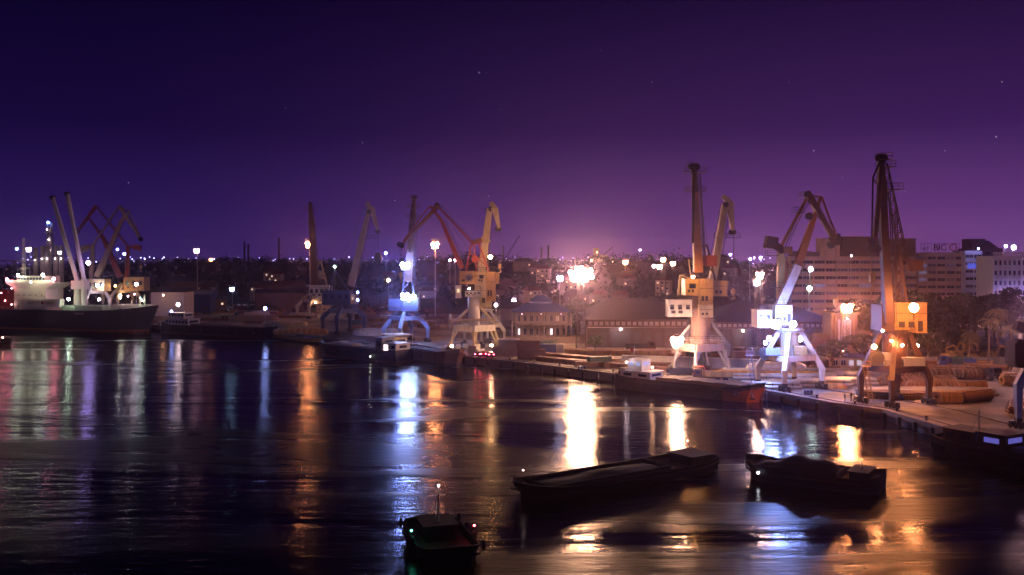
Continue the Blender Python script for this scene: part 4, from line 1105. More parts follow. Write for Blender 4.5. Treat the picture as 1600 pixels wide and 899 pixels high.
def coaster():
    T, L_, S = vessel('coaster', 'low dark coaster with a cream deckhouse at left and a lamp mast at right', 'boat', wpt(256, 521) + Vector((0, 4, 0)), wpt(430, 531) + Vector((0, 4, 0)), 8, 3.6, 1.0, .8, HULLK, HULLD, .6)
    CS = MATS['cream_ship_paint']
    x = -L_ / 2
    deckhouse(T, x + 9, 0, 3.0, 13, 6, 3.0, CS, 7); deckhouse(T, x + 8, 0, 6.15, 9, 5, 2.1, CS, 5); 
    deckhouse(T, x + 3.2, 0, 3.0, 3, 5, 2.2, BLUEP, 1)
    coaming(T, x + 17, L_ / 2 - 6, 6.2, 3.0, .9, DECK, 6)
    mast_(T, x + 7.5, -1, 8.3, 3.2, (.8, WHT, 300)); mast_(T, x + 5.0, -2.2, 6.2, 2.6, (.5, (.3, .35, 1), 300)); mast_(T, L_ / 2 - 6.5, 0, 3.5, 7.6, (.7, (.3, .4, 1), 380))
    r_ = MB(); r_.rail([(p[0][0], -p[0][1], p[0][2]) for p in S[::3]], r=.06, step=2); r_.build('railing', STEEL, T)
    tyres(T, L_, 8, 2.0, 6)
coaster()
def sand_barge():
    T, L_, S = vessel('sand_barge', 'dark sand barge with its load heaped up, white wheelhouse at the right end', 'barge', wpt(630, 570) + Vector((0, 4, 0)), wpt(502, 556) + Vector((0, 4, 0)), 9, 3.6, .9, .3, HULLK, HULLD, .6)
    coaming(T, -L_ / 2 + 12, L_ / 2 - 4, 7, 3.0, .9)
    heap(T, -L_ / 2 + 12.2, 1.5, 6.8, 3.4, 1.2, SAND, 3); heap(T, 1.8, L_ / 2 - 4.2, 6.8, 3.5, 2.0, SAND, 4)
    deckhouse(T, -L_ / 2 + 4.5, 0, 3.0, 7.5, 5.5, 2.6, WHITE, 3, lit=None)
    h2 = deckhouse(T, -L_ / 2 + 8.0, .5, 3.0, 3, 5, 4.0, GREYP, 1)
    w = MB(); w.box(-L_ / 2 + 5.0, 2.85, 3.4, 1.8, .1, 1.8); w.build('lit_window', glow((1, .75, .75), 2.5), T)
    mast_(T, -L_ / 2 + 5, 0, 5.7, 3.0); tyres(T, L_, 9, 2.0, 5, 1)
    bulb(T, (-L_ / 2 + 9.5, 4.9, 1.6), .16, (1, 1, .8), 120, 'deck_lamp')
sand_barge()
def lit_barge():
    T, L_, S = vessel('cargo_barge', 'dark barge with blunt maroon bow and warmly lit canopy behind the sand barge', 'barge', wpt(604, 556) + Vector((0, 4, 0)), wpt(717, 577) + Vector((0, 4, 0)), 8.5, 3.6, 1.4, .3, HULLD, HULLK, .7, .5)
    coaming(T, -L_ / 2 + 13, L_ / 2 - 5, 6.6, 3.0, 1.0); heap(T, -L_ / 2 + 13.2, L_ / 2 - 5.2, 6.4, 3.2, 1.4, weathered('black_coal', (.03, .028, .03), .8, amount=.3), 8)
    deckhouse(T, -L_ / 2 + 5.5, 0, 3.0, 5, 5, 2.8, CREAM, 2, name='cabin')
    cn = MB(); cn.box(-L_ / 2 + 6, 0, 6.6, 9, 7, .2)
    for i in (-1, 1):
        for j in (-1, 0, 1): cn.box(-L_ / 2 + 6 + j * 4.2, i * 3.2, 3.0, .14, .14, 3.6)
    cn.build('canopy', weathered('pale_canopy', (.7, .55, .3), .7, amount=.2), T)
    bulb(T, (-L_ / 2 + 9.4, -2.8, 5.9), .3, (1, .62, .22), 500, 'deck_lamp'); bulb(T, (-L_ / 2 + 6.0, -3.6, 5.9), .26, (1, .62, .22), 500, 'deck_lamp')
    bulb(T, (-L_ / 2 + 12, -4.6, 2.2), .3, (.4, .5, 1), 200, 'deck_lamp'); mast_(T, -L_ / 2 + 3, 0, 5.8, 3.4); tyres(T, L_, 8.5, 2.0, 5)
lit_barge()
def red_barge():
    T, L_, S = vessel('cargo_barge', 'long barge with a rust-red bow and white wheelhouse moored under the orange crane', 'barge', wpt(966, 608) + Vector((1.4, 3, 0)), wpt(1192, 633) + Vector((1.4, 3, 0)), 7.2, 2.9, 1.3, .6, HULLK, HULLK, .5, .42, .3)
    # bare red lead on the bow quarter, as its own shell plate
    a, b__ = MB(), MB(); secs = hull(a, b__, L_, 7.2, 2.9, 1.3, .6, blunt=.42, band=.3)
    n = len(secs) - 1; rp = MB()
    for s_ in (1, -1):
        for i in range(int(n * .78), n):
            for r0 in (0, 1, 2):
                q = []
                for si, rr2 in ((i, r0), (i + 1, r0), (i + 1, r0 + 1), (i, r0 + 1)):
                    x, y, z = secs[si][rr2]; q.append((x + .03, (y + .04) * s_, z - (.75 if rr2 == 0 else 0)))
                rp.add(q if s_ > 0 else q[::-1], [(3, 2, 1, 0)])
    a, c = secs[n][0], secs[n][3]
    rp.add([(a[0] + .05, a[1] + .04, a[2] - .7), (a[0] + .05, -a[1] - .04, a[2] - .7), (c[0] + .05, -c[1] - .04, c[2]), (c[0] + .05, c[1] + .04, c[2])], [(0, 1, 2, 3)])
    rp.build('bow_plating', HULLR, T, True)
    x = -L_ / 2
    deckhouse(T, x + 5.2, 0, 2.4, 8.2, 5.2, 1.9, WHITE, 2, name='lower_house'); bulb(T, (x + 9.8, -2.4, 5.6), .22, WARM, 900, 'deck_lamp'); bulb(T, (x + 3.4, -3.4, 6.4), .16, WHT, 900, 'deck_lamp'); W_ = deckhouse(T, x + 4.6, 0, 4.45, 3.8, 3.6, 2.4, WHITE, 2, lit=glow((.45, .55, 1), .8), name='wheelhouse')  # both deck lamps are added to brighten the white deckhouse
    deckhouse(T, x + 1.3, 0, 2.4, 1.8, 4.6, 2.2, BROWN, 1, name='stern_house')
    coaming(T, x + 11, L_ / 2 - 4.5, 5.6, 2.4, .8, DECK, 7)
    mast_(T, x + 3.2, 0, 6.6, 3.2)
    fl = MB(); fl.add([(x + 3.2, .02, 9.4), (x + 3.2, .02, 8.6), (x + 2.2, .12, 8.5), (x + 2.1, .1, 9.3), (x + 3.2, -.02, 9.4), (x + 3.2, -.02, 8.6), (x + 2.2, .06, 8.5), (x + 2.1, .04, 9.3)], [(0, 1, 2, 3), (7, 6, 5, 4), (0, 3, 7, 4), (1, 5, 6, 2), (2, 6, 7, 3)]); fl.build('flag', weathered('red_cloth', (.5, .03, .03), .8, amount=.1), T)
    for yy in (-2.5, 2.5):
        an = MB(); an.beam((L_ / 2 - 1.8, yy * 1.15, 2.3), (L_ / 2 - 1.5, yy * 1.2, 1.1), .25, .25); an.beam((L_ / 2 - 2.2, yy * 1.2, 1.0), (L_ / 2 - .9, yy * 1.1, 1.0), .3, .3); an.build('anchor', STEEL, T)
    wn = MB(); wn.tube((L_ / 2 - 3.2, -1.2, 3.2), (L_ / 2 - 3.2, 1.2, 3.2), .5, n=14); wn.box(L_ / 2 - 3.2, 0, 2.5, 1.0, 3.0, .5); wn.build('windlass', STEEL, T)
    tyres(T, L_, 7.2, 1.6, 7)
red_barge()
def dark_boat():
    T, L_, S = vessel('cargo_barge', 'unlit black boat at the right edge with a bluish lit cabin window', 'barge', Vector((66.5, 148, 0)), Vector((82, 121, 0)), 7, 2.8, 1.2, .4, HULLK, HULLK, .5)
    deckhouse(T, -L_ / 2 + 9.5, 0, 2.4, 4.2, 4.6, 2.3, BROWN, 1, lit=glow((.22, .20, .9), .55)); deckhouse(T, -L_ / 2 + 4, 0, 2.4, 5, 4.4, 2.0, HULLK, 2)
    coaming(T, -L_ / 2 + 13, L_ / 2 - 5, 5.4, 2.3, .8, BLUEP, 4); mast_(T, -L_ / 2 + 6, 0, 4.5, 3); tyres(T, L_, 7, 1.5, 5)
dark_boat()
def midstream_barge(name, label, s, b_, B, zt, lamps, seed, hm, house_at=-.36):
    T, L_, S = vessel(name, label, 'barge', s, b_, B, zt, .9, .4, BLACKH, BLACKH, .6)
    coaming(T, -L_ * .22, L_ * .38, B * .76, zt - .6, .9, BLACKH); heap(T, -L_ * .215, L_ * .375, B * .74, zt - .3, hm, BLACKH, seed)
    deckhouse(T, L_ * house_at, 0, zt - .6, L_ * .12, B * .6, 1.2, BLACKH, 2); mast_(T, L_ * house_at, 0, zt + .7, 1.2)
    tyres(T, L_, B, zt * .6, 5)
    for x, y, z, r_, col, s_ in lamps: bulb(T, (x * L_, y, z), r_, col, s_, 'navigation_light')
midstream_barge('coal_barge', 'unlit black coal barge lying midstream below the white crane reflections', wpt(1378, 768), wpt(1165, 742), 7.5, 1.9, [(.33, 4.0, 1.4, .22, (.85, .85, 1), 60)], 5, 2.4)
midstream_barge('coal_barge', 'long unlit black coal barge lying midstream left of centre right', wpt(1100, 728), wpt(800, 783), 7.5, 1.5, [(-.40, 0, 4.0, .12, (1, .12, .12), 160), (.45, 0, 3.6, .12, (1, .7, .7), 60)], 6, .9, -.42)
def tug():
    T, L_, S = vessel('tugboat', 'small dark tugboat head-on in the foreground with green, white and red lights', 'tugboat', Vector((-9.3, 106, 0)), Vector((-5.4, 93, 0)), 6.0, 1.4, .7, .2, BLACKH, BLACKH, .7)
    deckhouse(T, -2.0, 0, .6, 4.0, 3.2, 1.7, BLACKH, 3)
    mast_(T, -1.2, 0, 2.4, 3.8, (.12, (1, .72, .75), 160))
    ex = MB(); ex.tube((-4.8, 0, .5), (-4.8, 0, 2.3), .3, n=12); ex.build('funnel', STEEL, T)
    bulb(T, (1.0, 3.3, 2.4), .12, (1, .05, .06), 260, 'port_light'); bulb(T, (1.0, -3.3, 2.4), .12, (.05, 1, .55), 200, 'starboard_light'); tyres(T, L_, 6.2, 1.4, 4); tyres(T, L_, 6.2, 1.4, 4, 1)
tug()
T, L_, S = vessel('mooring_launch', 'small dark launch at the left edge just below the cargo ship', 'boat', wpt(-30, 548), wpt(16, 541), 4, 2.0, .6, .2, HULLK, HULLD, .5); deckhouse(T, -1.5, 0, 1.5, 4, 2.6, 2, WHITE, 2); bulb(T, (2.2, -1, 3.4), .22, (1, .4, .25), 300, 'deck_lamp')
T, L_, S = vessel('pontoon', 'flat yellow pontoon moored under the navy crane', 'pontoon', wpt(432, 530) + Vector((0, 3, 0)), wpt(498, 539) + Vector((0, 3, 0)), 5, 1.6, .1, .1, weathered('yellow_hull_paint', (.55, .33, .05), .6, amount=.3), HULLK, .2); coaming(T, -5, 5, 3.4, 1.4, .5)
T, L_, S = vessel('work_boat', 'small cream work boat tucked between the ship bow and the coaster', 'boat', wpt(234, 517) + Vector((0, 6, 0)), wpt(256, 520) + Vector((0, 6, 0)), 4, 2.4, .6, .2, CREAM, HULLD, .5); deckhouse(T, -.5, 0, 1.9, 2.6, 2.4, 2, WHITE, 2)

# ---------------------------------------------------------------- buildings
def hip_roof(mb, x0, x1, y0, y1, z0, z1, ins, ov=.8):
    x0 -= ov; x1 += ov; y0 -= ov; y1 += ov; ym = (y0 + y1) / 2
    mb.add([(x0, y0, z0), (x1, y0, z0), (x1, y1, z0), (x0, y1, z0), (x0 + ins, ym, z1), (x1 - ins, ym, z1)], [(0, 1, 5, 4), (1, 2, 5), (2, 3, 4, 5), (3, 0, 4), (3, 2, 1, 0)])
def win_copy(proto, parent, loc):
    c = proto.copy(); sc.collection.objects.link(c); c.parent = parent; c.location = loc
    for k in list(proto.children):
        d = k.copy(); sc.collection.objects.link(d); d.parent = c
    return c
def make_window(parent, w, h, loc, pane, frame, name='window', bars=2):
    f = MB(); f.box(0, -.02, 0, w + .16, .12, .1); f.box(0, -.02, h - .1, w + .16, .12, .1)
    for i in range(bars + 1): f.box(-w / 2 + w * i / bars, -.02, .1, .08, .12, h - .2)
    o = f.build(name, frame, parent, loc=loc)
    p = MB(); p.box(0, .02, .1, w - .02, .06, h - .2); p.build('pane', pane, o)
    return o
FR = random.Random(99)
PANES = [GLASS] * 5 + [glass('dusty_glass', (.07, .07, .13), .4)] * 3 + [glass('curtained_glass', (.22, .19, .22), .7)] * 2 + [glow((.5, .42, 1), .06)]
def block(label, px0, px1, Y, ytop, floors, bays, wall, name='office_block', depth=14, band=.45, lit=None, litset=(), pw=.82, roofless=False, zbase=QZ, rz=0):
    A, B = W(px0, ytop, Y), W(px1, ytop, Y); sx = B.x - A.x; h = A.z - zbase
    T = thing(name, label, 'building', ((A.x + B.x) / 2, Y, zbase), rz)
    fh = h / floors
    m_ = MB(); m_.box(0, depth / 2, 0, sx, depth, h)
    for k in range(1, floors + 1): m_.box(0, -.12, k * fh - .35, sx + .1, .24, .3)
    WL = m_.build('wall', wall, T)
    r = MB(); r.box(0, depth / 2, h + .003, sx + .6, depth + .6, .35); r.box(0, .1, h + .36, sx + .4, .2, .8); r.box(-sx / 2 + .1, depth / 2, h + .36, .2, depth - .3, .8); r.box(sx / 2 - .1, depth / 2, h + .36, .2, depth - .3, .8); r.build('roof', wall, T)
    pr = {}
    bw = sx / bays
    for k in range(floors):
        for i in range(bays):
            pane = lit if (k, i) in litset else FR.choice(PANES)
            loc = (-sx / 2 + bw * (i + .5), -.06, k * fh + fh * .38)
            if id(pane) not in pr: pr[id(pane)] = make_window(WL, bw * pw, fh * band, loc, pane, wall, bars=max(1, int(bw * pw / 1.3)))
            else: win_copy(pr[id(pane)], WL, loc)
    return T, sx, h
LITB = glow((.45, .5, 1), .22); LITW = glow((1, .72, .5), .5)
T, sx, h = block('long cream office block with ribbon windows and dark rooftop storeys behind the white crane', 1236, 1432, 430, 405, 8, 11, PINKP, depth=16, pw=.93, lit=LITB, litset=((6, 9), (6, 10), (4, 2), (4, 6)))
u = 430 / F
def topbox(T, sx, h, fx, wpx, hpx, mat, nm='rooftop_storey', dep=8, y=6):
    m_ = MB(); m_.box(-sx / 2 + fx * u, y, h + .36, wpx * u, dep, hpx * u); o = m_.build(nm, mat, T)
    m_ = MB(); m_.box(-sx / 2 + fx * u, y, h + .363 + hpx * u, wpx * u + .6, dep + .6, .3); m_.build('roof_slab', mat, o); return o
topbox(T, sx, h, 95, 150, 9, DWALL, 'attic_storey', 12, 8); topbox(T, sx, h, 62, 30, 30, PINKP, 'stair_tower', 7, 4); topbox(T, sx, h, 105, 46, 33, DWALL, dep=9); topbox(T, sx, h, 82, 12, 38, DWALL, 'lift_tower', 6, 12); topbox(T, sx, h, 165, 66, 30, DWALL, dep=8); topbox(T, sx, h, 20, 30, 10, DWALL, dep=6)
an = MB(); an.tube((10, 5, h + 8), (10, 5, h + 16), .12, .05, 6); an.tube((-14, 5, h + 1), (-14, 5, h + 9), .1, .05, 6); an.build('aerial', STEEL, T)
T, sx, h = block('cream office block with dark ribbon windows carrying red rooftop letters', 1434, 1507, 440, 399, 9, 5, PINKP, depth=15, pw=.86, lit=LITB, litset=((7, 0), (6, 0), (5, 0)))
SGN = weathered('red_sign_letters', (.55, .05, .05), .6, amount=.1)
t_ = text('roof_letters', 'BIC', 4.2, weathered('dark_sign_letters', (.10, .03, .05), .6, amount=.1), T, (-.5, 0, h + 3.4), (R(90), 0, 0), .15); t_ = text('roof_letter', 'O', 4.8, glow((1, .1, .08), .1), T, (5.6, 0, h + 3.4), (R(90), 0, 0), .15)
t_ = text('roof_letters', 'HT', 2.6, weathered('grey_sign_letters', (.4, .35, .45), .6, amount=.1), T, (-7.0, 0, h + 2.8), (R(90), 0, 0), .15)
fr_ = MB(); 
for i in range(12): fr_.beam((-9 + i * 1.6, .6, h + .8), (-9 + i * 1.6, .6, h + 5.6), .12, .12)
fr_.beam((-9, .6, h + 1.3), (9, .6, h + 1.3), .12, .12); fr_.beam((-9, .6, h + 5.4), (9, .6, h + 5.4), .12, .12); fr_.build('sign_frame', STEEL, T)
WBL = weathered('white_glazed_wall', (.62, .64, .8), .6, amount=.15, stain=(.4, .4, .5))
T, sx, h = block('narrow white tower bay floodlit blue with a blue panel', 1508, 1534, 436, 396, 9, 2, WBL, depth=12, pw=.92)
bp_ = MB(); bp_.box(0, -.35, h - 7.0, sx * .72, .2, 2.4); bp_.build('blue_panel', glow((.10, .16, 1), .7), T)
bulb(T, (0, -4.5, h + 2.0), .4, (.28, .34, 1), 700, 'facade_lamp'); arm = MB(); arm.beam((0, 0, h + 2.6), (0, -4.5, h + 2.6), .1, .1); arm.build('lamp_arm', STEEL, T)
T, sx, h = block('brown block with a stepped dark rooftop right of the blue tower bay', 1520, 1566, 470, 392, 9, 5, DWALL, depth=16)
m_ = MB(); m_.box(-3, 8, h + .4, 8, 8, 5.5); m_.add([(-7, 2, h + .4), (8, 2, h + .4), (8, 14, h + .4), (-7, 14, h + .4), (-3, 5, h + 5), (3, 5, h + 5), (3, 11, h + 5), (-3, 11, h + 5)], [(0, 1, 5, 4), (1, 2, 6, 5), (2, 3, 7, 6), (3, 0, 4, 7), (4, 5, 6, 7)]); m_.build('rooftop_storey', DWALL, T)
T, sx, h = block('white classical building with pilasters and balustrade at the right edge', 1552, 1640, 380, 405, 7, 12, WPLAS, name='classical_building', depth=14, band=.5, pw=.5)
ps = MB()
for i in range(13): ps.box(-sx / 2 + sx * i / 12, -.35, 0, .5, .4, h)
ps.box(0, -.4, h * .72, sx + .6, .8, .4); ps.box(0, -.4, h * .44, sx + .6, .8, .4); ps.build('pilasters', WPLAS, T)
bl = MB(); bl.box(0, -.4, h + 2.4, sx + .6, .4, .3)
for i in range(40): bl.box(-sx / 2 + sx * i / 39, -.4, h + 1.2, .25, .25, 1.2)
bl.build('balustrade', WPLAS, T)
for k in (-9, -3, 3, 9): bulb(T, (k, -6, h * .45), .35, (.42, .34, 1), 1900, 'facade_lamp')

# long warehouses with hipped roofs
def warehouse(label, pxa, pxb, Y, ybase, yeave, yridge, dep, wall, n, ins, clere=True, lamp=None):
    A, B = W(pxa, yeave, Y), W(pxb, yeave, Y); sx = B.x - A.x; h = A.z - QZ
    zr = CZ - (yridge - HZ) / F * (Y + dep / 2) - QZ
    T = thing('warehouse', label, 'warehouse', ((A.x + B.x) / 2, Y, QZ))
    m_ = MB(); m_.box(0, dep / 2, 0, sx, dep, h - .05)
    for i in range(n + 1): m_.box(-sx / 2 + sx * i / n, -.15, 0, .5, .4, h * .78)
    m_.box(0, -1.4, h * .70, sx, 2.8, .2)
    WL = m_.build('wall', wall, T)
    r = MB(); hip_roof(r, -sx / 2, sx / 2, 0, dep, h, zr, ins, .9); r.build('roof', ROOFD, T)
    bw = sx / n; pr = cl = None
    for i in range(n):
        x = -sx / 2 + bw * (i + .5)
        if pr is None:
            d = MB(); d.box(0, -.08, 0, bw * .55, .12, h * .5); d.box(0, -.12, h * .5, bw * .6, .16, .18)
            pr = d.build('roller_door', weathered('grey_shutter', (.2, .17, .16), .6, amount=.3), WL, loc=(x, 0, 0))
        else: win_copy(pr, WL, (x, 0, 0))
        for s_ in (-.25, .25):
            if cl is None: cl = make_window(WL, bw * .3, h * .13, (x + s_ * bw, -.06, h * .78), weathered('white_shutter', (.6, .55, .55), .6, amount=.2), WHITE, bars=1)
            else: win_copy(cl, WL, (x + s_ * bw, -.06, h * .78))
    if lamp:
        bulb(T, ((lamp - 800) / F * Y - (A.x + B.x) / 2, -3.2, h * .66), .42, (.9, .85, 1), 300, 'wall_lamp')
    return T, sx, h
warehouse('long warehouse with a huge dark hipped roof and white shutters, left of the orange crane', 918, 1074, 304, 545, 499, 466, 34, PLAST, 9, 9, lamp=968)
T, sx, h = warehouse('long warehouse with a dark hipped roof right of the orange crane column', 1112, 1306, 308, 545, 503, 471, 36, PLAST, 12, 14, lamp=1157)
# gatehouse with tall blue doorway
A = W(1322, 500, 278); T = thing('gatehouse', 'grey gatehouse with a tall blue-lit doorway beneath the orange floodlight', 'building', (A.x, 278, QZ))
m_ = MB(); m_.box(-.5, 4, 0, 7.5, 8, 12.0); m_.box(-.5, 3.6, 12.0, 8.6, 9.4, .5); m_.box(5.5, 5, 0, 5, 6, 7); m_.box(-6.5, 5, 0, 5, 6, 6); m_.build('wall', DWALL, T)
m_ = MB(); m_.box(-.5, -.1, 1, 4.0, .15, 9.5); D = m_.build('doorway_screen', weathered('pale_blue_shutter', (.3, .33, .5), .5, amount=.15), T)
m_ = MB()
for i in range(6): m_.box(-2.5 + i * .8, -.25, 1, .08, .1, 9.5)
m_.build('mullions', STEEL, D)
for s_ in (-1, 1): 
    m_ = MB(); m_.box(-.5 + s_ * 2.6, -.3, 0, .5, .5, 11.5); m_.build('pilaster', PLAST, T)
bulb(T, (-.5, -2.6, 10.8), .3, (.35, .42, 1), 330, 'wall_lamp')
# low shop with blue lettering band
A = G(1330, 578); T = thing('kiosk', 'low cream kiosk with stepped gable and faded blue sign band beside the round tree', 'kiosk', A)
m_ = MB(); m_.box(0, 3, 0, 10.5, 6, 4.4); m_.box(0, .2, 4.4, 5.4, .4, 1.1); m_.box(0, .2, 5.5, 3.0, .4, .7); m_.box(0, 3.2, 4.41, 10.9, 5.6, .25); WL = m_.build('wall', weathered('yellowish_plaster', (.58, .46, .30), .8, amount=.25), T)
m_ = MB(); m_.box(0, -.12, 3.0, 9.6, .12, 1.2); m_.build('sign_band', weathered('faded_blue_sign', (.22, .22, .42), .6, amount=.3, stain=(.5, .45, .5), scale=2), WL)
for i in range(5): make_window(WL, 1.2, 1.5, (-4 + i * 2, -.06, 1.0), glow((.9, .85, 1), .7) if i in (2, 3) else GLASS, WHITE, bars=2)
bulb(T, (-3.4, -4, 5.2), .16, WARM, 300, 'wall_lamp')
# pavilion
A = G(846, 527); T = thing('pavilion', 'two storey colonial pavilion with colonnades and stepped bluish hipped roofs', 'building', A)
m_ = MB(); m_.box(0, 7, 0, 19, 9, 9.4); m_.box(0, 7, 9.4, 8, 5, 2.2); WL = m_.build('wall', weathered('ochre_plaster', (.21, .14, .10), .85, amount=.35), T)
m_ = MB(); m_.box(0, 5, 4.4, 22, 15, .35); m_.box(0, 5, .0, 22.5, 15.5, .25); m_.build('gallery_floor', PLAST, T)
cp = None
for zz in (.25, 4.75):
    for i in range(12):
        if cp is None:
            c = MB(); c.box(0, 0, 0, .42, .42, 4.1); c.box(0, 0, 3.75, .6, .6, .3); cp = c.build('column', PLAST, T, loc=(-10.5 + i * 1.91, -2.0, zz))
        else: win_copy(cp, T, (-10.5 + i * 1.91, -2.0, zz))
m_ = MB(); m_.rail([(-10.5, -2, 4.75), (10.5, -2, 4.75)], r=.09, step=.6); m_.build('balustrade', PLAST, T)
m_ = MB(); hip_roof(m_, -10.6, 10.6, -2.1, 12.4, 9.1, 12.2, 6, .5); m_.build('roof', ROOFB, T)
m_ = MB(); hip_roof(m_, -4, 4, 4.4, 9.6, 12.6, 14.8, 3, .5); m_.box(0, 7, 11.2, 7.8, 5, 1.4); m_.build('lantern_roof', ROOFB, T)
for i in range(8): make_window(WL, 1.1, 2.2, (-8.2 + i * 2.35, 2.44, 5.4), LITW if i == 6 else GLASS, PLAST, bars=2)
for i in range(8): make_window(WL, 1.1, 2.4, (-8.2 + i * 2.35, 2.44, .6), glow((.9, .9, 1), 2.0) if i in (0, 5) else GLASS, PLAST, bars=2)
for x in (-7, 0, 7): bulb(T, (x, .6, 8.2), .14, (.7, .6, 1), 110, 'gallery_lamp')
# left low sheds
def shed(label, px0, px1, Y, ytop, dep, wall, roof, rise=2.5, lit=None, lampcol=None, zb=QZ, name='shed'):
    A, B = W(px0, ytop, Y), W(px1, ytop, Y); sx = B.x - A.x; h = A.z - zb
    T = thing(name, label, 'shed', ((A.x + B.x) / 2, Y, zb))
    m_ = MB(); m_.box(0, dep / 2, 0, sx, dep, h)
    WL = m_.build('wall', wall, T)
    r = MB(); r.add([(-sx / 2 - .5, -.5, h + .01), (sx / 2 + .5, -.5, h + .01), (sx / 2 + .5, dep / 2, h + rise), (-sx / 2 - .5, dep / 2, h + rise), (sx / 2 + .5, dep + .5, h + .01), (-sx / 2 - .5, dep + .5, h + .01)], [(0, 1, 2, 3), (3, 2, 4, 5), (0, 3, 5), (1, 4, 2), (5, 4, 1, 0)])
    r.build('roof', roof, T)
    n_ = max(2, int(sx / 6))
    for i in range(n_):
        d = MB(); d.box(-sx / 2 + sx * (i + .5) / n_, -.05, 0, min(3.2, sx / n_ * .6), .1, min(h * .8, 3.4)); d.build('door', wall if not lit else weathered('grey_shutter', (.2, .17, .16), .6), WL)
    if lampcol: bulb(T, (0, -6, h * .9), .4, lampcol, 420, 'wall_lamp'); a_ = MB(); a_.beam((0, 0, h * .98), (0, -6, h * .98), .1, .1); a_.build('lamp_arm', STEEL, T)
    return T
shed('long low shed lit orange right of the cargo ship bow', 236, 288, 470, 457, 14, WPLAS, ROOFD, 2, None, (1, .45, .22))
shed('low dark blue shed beside the orange-lit one', 289, 328, 500, 460, 14, CORB, ROOFB, 2)
shed('long grey shed at the foot of the dark hill', 398, 474, 520, 458, 12, DWALL, ROOFD, 2)
shed('pale shed with one lit window on the left slope', 264, 306, 640, 440, 16, PLAST, ROOFD, 3)
shed('dark brown shed behind the beige crane', 420, 470, 600, 447, 14, DWALL, ROOFR, 3)
shed('shed with broad dark roof behind the yellow crane column', 782, 812, 440, 482, 14, DWALL, ROOFD, 3)

# ---------------------------------------------------------------- refinery, far town
A = W(78, 348, 760); T = thing('refinery_tower', 'lit refinery column with a blue lamp on top far behind the ship', 'refinery tower', (A.x, 760, QZ))
hh = A.z - QZ
m_ = MB(); m_.truss((0, 0, 0), (0, 0, hh), 5, 3, .3, 12); m_.tube((0, 0, 0), (0, 0, hh - 5), 1.5, 1.1, 12); m_.build('column', CREAM, T)
for z in (.3, .5, .7, .85): 
    m_ = MB(); m_.platform((0, 0, hh * z), 7, 6); m_.build('platform', CREAM, T)
bulb(T, (0, -3, hh), 1.1, (.1, .2, 1), 300, 'beacon')
for i, z in enumerate((.45, .62, .76, .9)): bulb(T, (rs.uniform(-2, 2), -4, hh * z), .45, (.9, .7, .9), 200)
for i in range(5):
    px = 56 + i * 10 + rs.uniform(-2, 2); A = W(px, rs.uniform(384, 392), 740)
    t_ = thing('storage_tank', ('first', 'second', 'third', 'fourth', 'fifth')[i] + ' of five pale process vessels from the left under the refinery tower', 'storage tank', (A.x, 740, QZ))
    m_ = MB(); m_.tube((0, 0, 0), (0, 0, A.z - QZ), 1.8, 1.8, 14); m_.ball((0, 0, A.z - QZ), 1.8, 14, 8, .5); m_.build('shell', CREAM, t_)
    m_ = MB(); m_.platform((0, 0, (A.z - QZ) * .8), 5, 5); m_.build('platform', STEEL, t_)
    bulb(t_, (1.5, -4, (A.z - QZ) * .75), .4, (.85, .7, 1), 260)
A = W(942, 405, 700); T = thing('refinery_tower', 'orange-lit processing plant with stepped towers on the hill behind the largest floodlight', 'processing plant', (A.x, 700, QZ))
m_ = MB()
for x, w_, z in ((-5, 4, 36), (0, 6, 31), (5, 7, 29), (-9, 3, 30), (9, 4, 27)): m_.box(x, 0, 0, w_, 6, z)
m_.build('plant_block', CREAM, T); m_ = MB(); m_.beam((0, -3, 31), (7, -3, 37), .5, .5); m_.beam((-5, -3, 30), (9, -3, 27), .5, .5); m_.build('conveyor', STEEL, T)
for x, z in ((-5, 33), (1, 28), (6, 26), (-9, 27)): bulb(T, (x, -7, z), .5, WARM, 300)
# distant lattice cranes / chimneys
for i, (px, py, ln) in enumerate(((805, 375, 20), (600, 0, 0))):
    if not ln: continue
    A = W(795, 400, 900); K = Crane('distant crawler crane with a thin lattice jib on the skyline right of the yellow crane', 795, 405 + 28 * F / 900, 'crawler_crane')
    j = MB(); j.truss(K.P(792, 400), K.P(812, 368), 1.6, .8, .12, 14); K.add(j, 'lattice_jib', STEEL)
    j = MB(); j.box(0, 0, 1.2, 6, 4, 3); j.box(0, 0, 0, 8, 5, 1.2); j.beam((0, 0, 3), K.P(792, 400), .8, .8); K.add(j, 'body', STEEL)
for i, (px, ytop) in enumerate(((382, 378), (388, 382), (436, 372), (786, 384), (846, 386), (857, 384), (120, 380), (168, 378))):
    A = W(px, ytop, 980)
    t_ = thing('chimney', ('leftmost thin chimney of a pair', 'right chimney of a pair', 'lone thin chimney')[0 if i == 0 else 1 if i == 1 else 2] + ' on the skyline at ' + ('the left third', 'the left third', 'left of the orange lamp pole', 'right of the hooked cream jib', 'the hill, first of two', 'the hill, second of two', 'the refinery', 'the far crane')[i], 'chimney', (A.x, 980, QZ))
    m_ = MB(); m_.tube((0, 0, 0), (0, 0, A.z - QZ), 1.5, .9, 10); m_.ringx((0, 0, A.z - QZ - 1), (0, 0, 1), .9, 1.4, .4, 12); m_.build('shaft', CONC, t_)
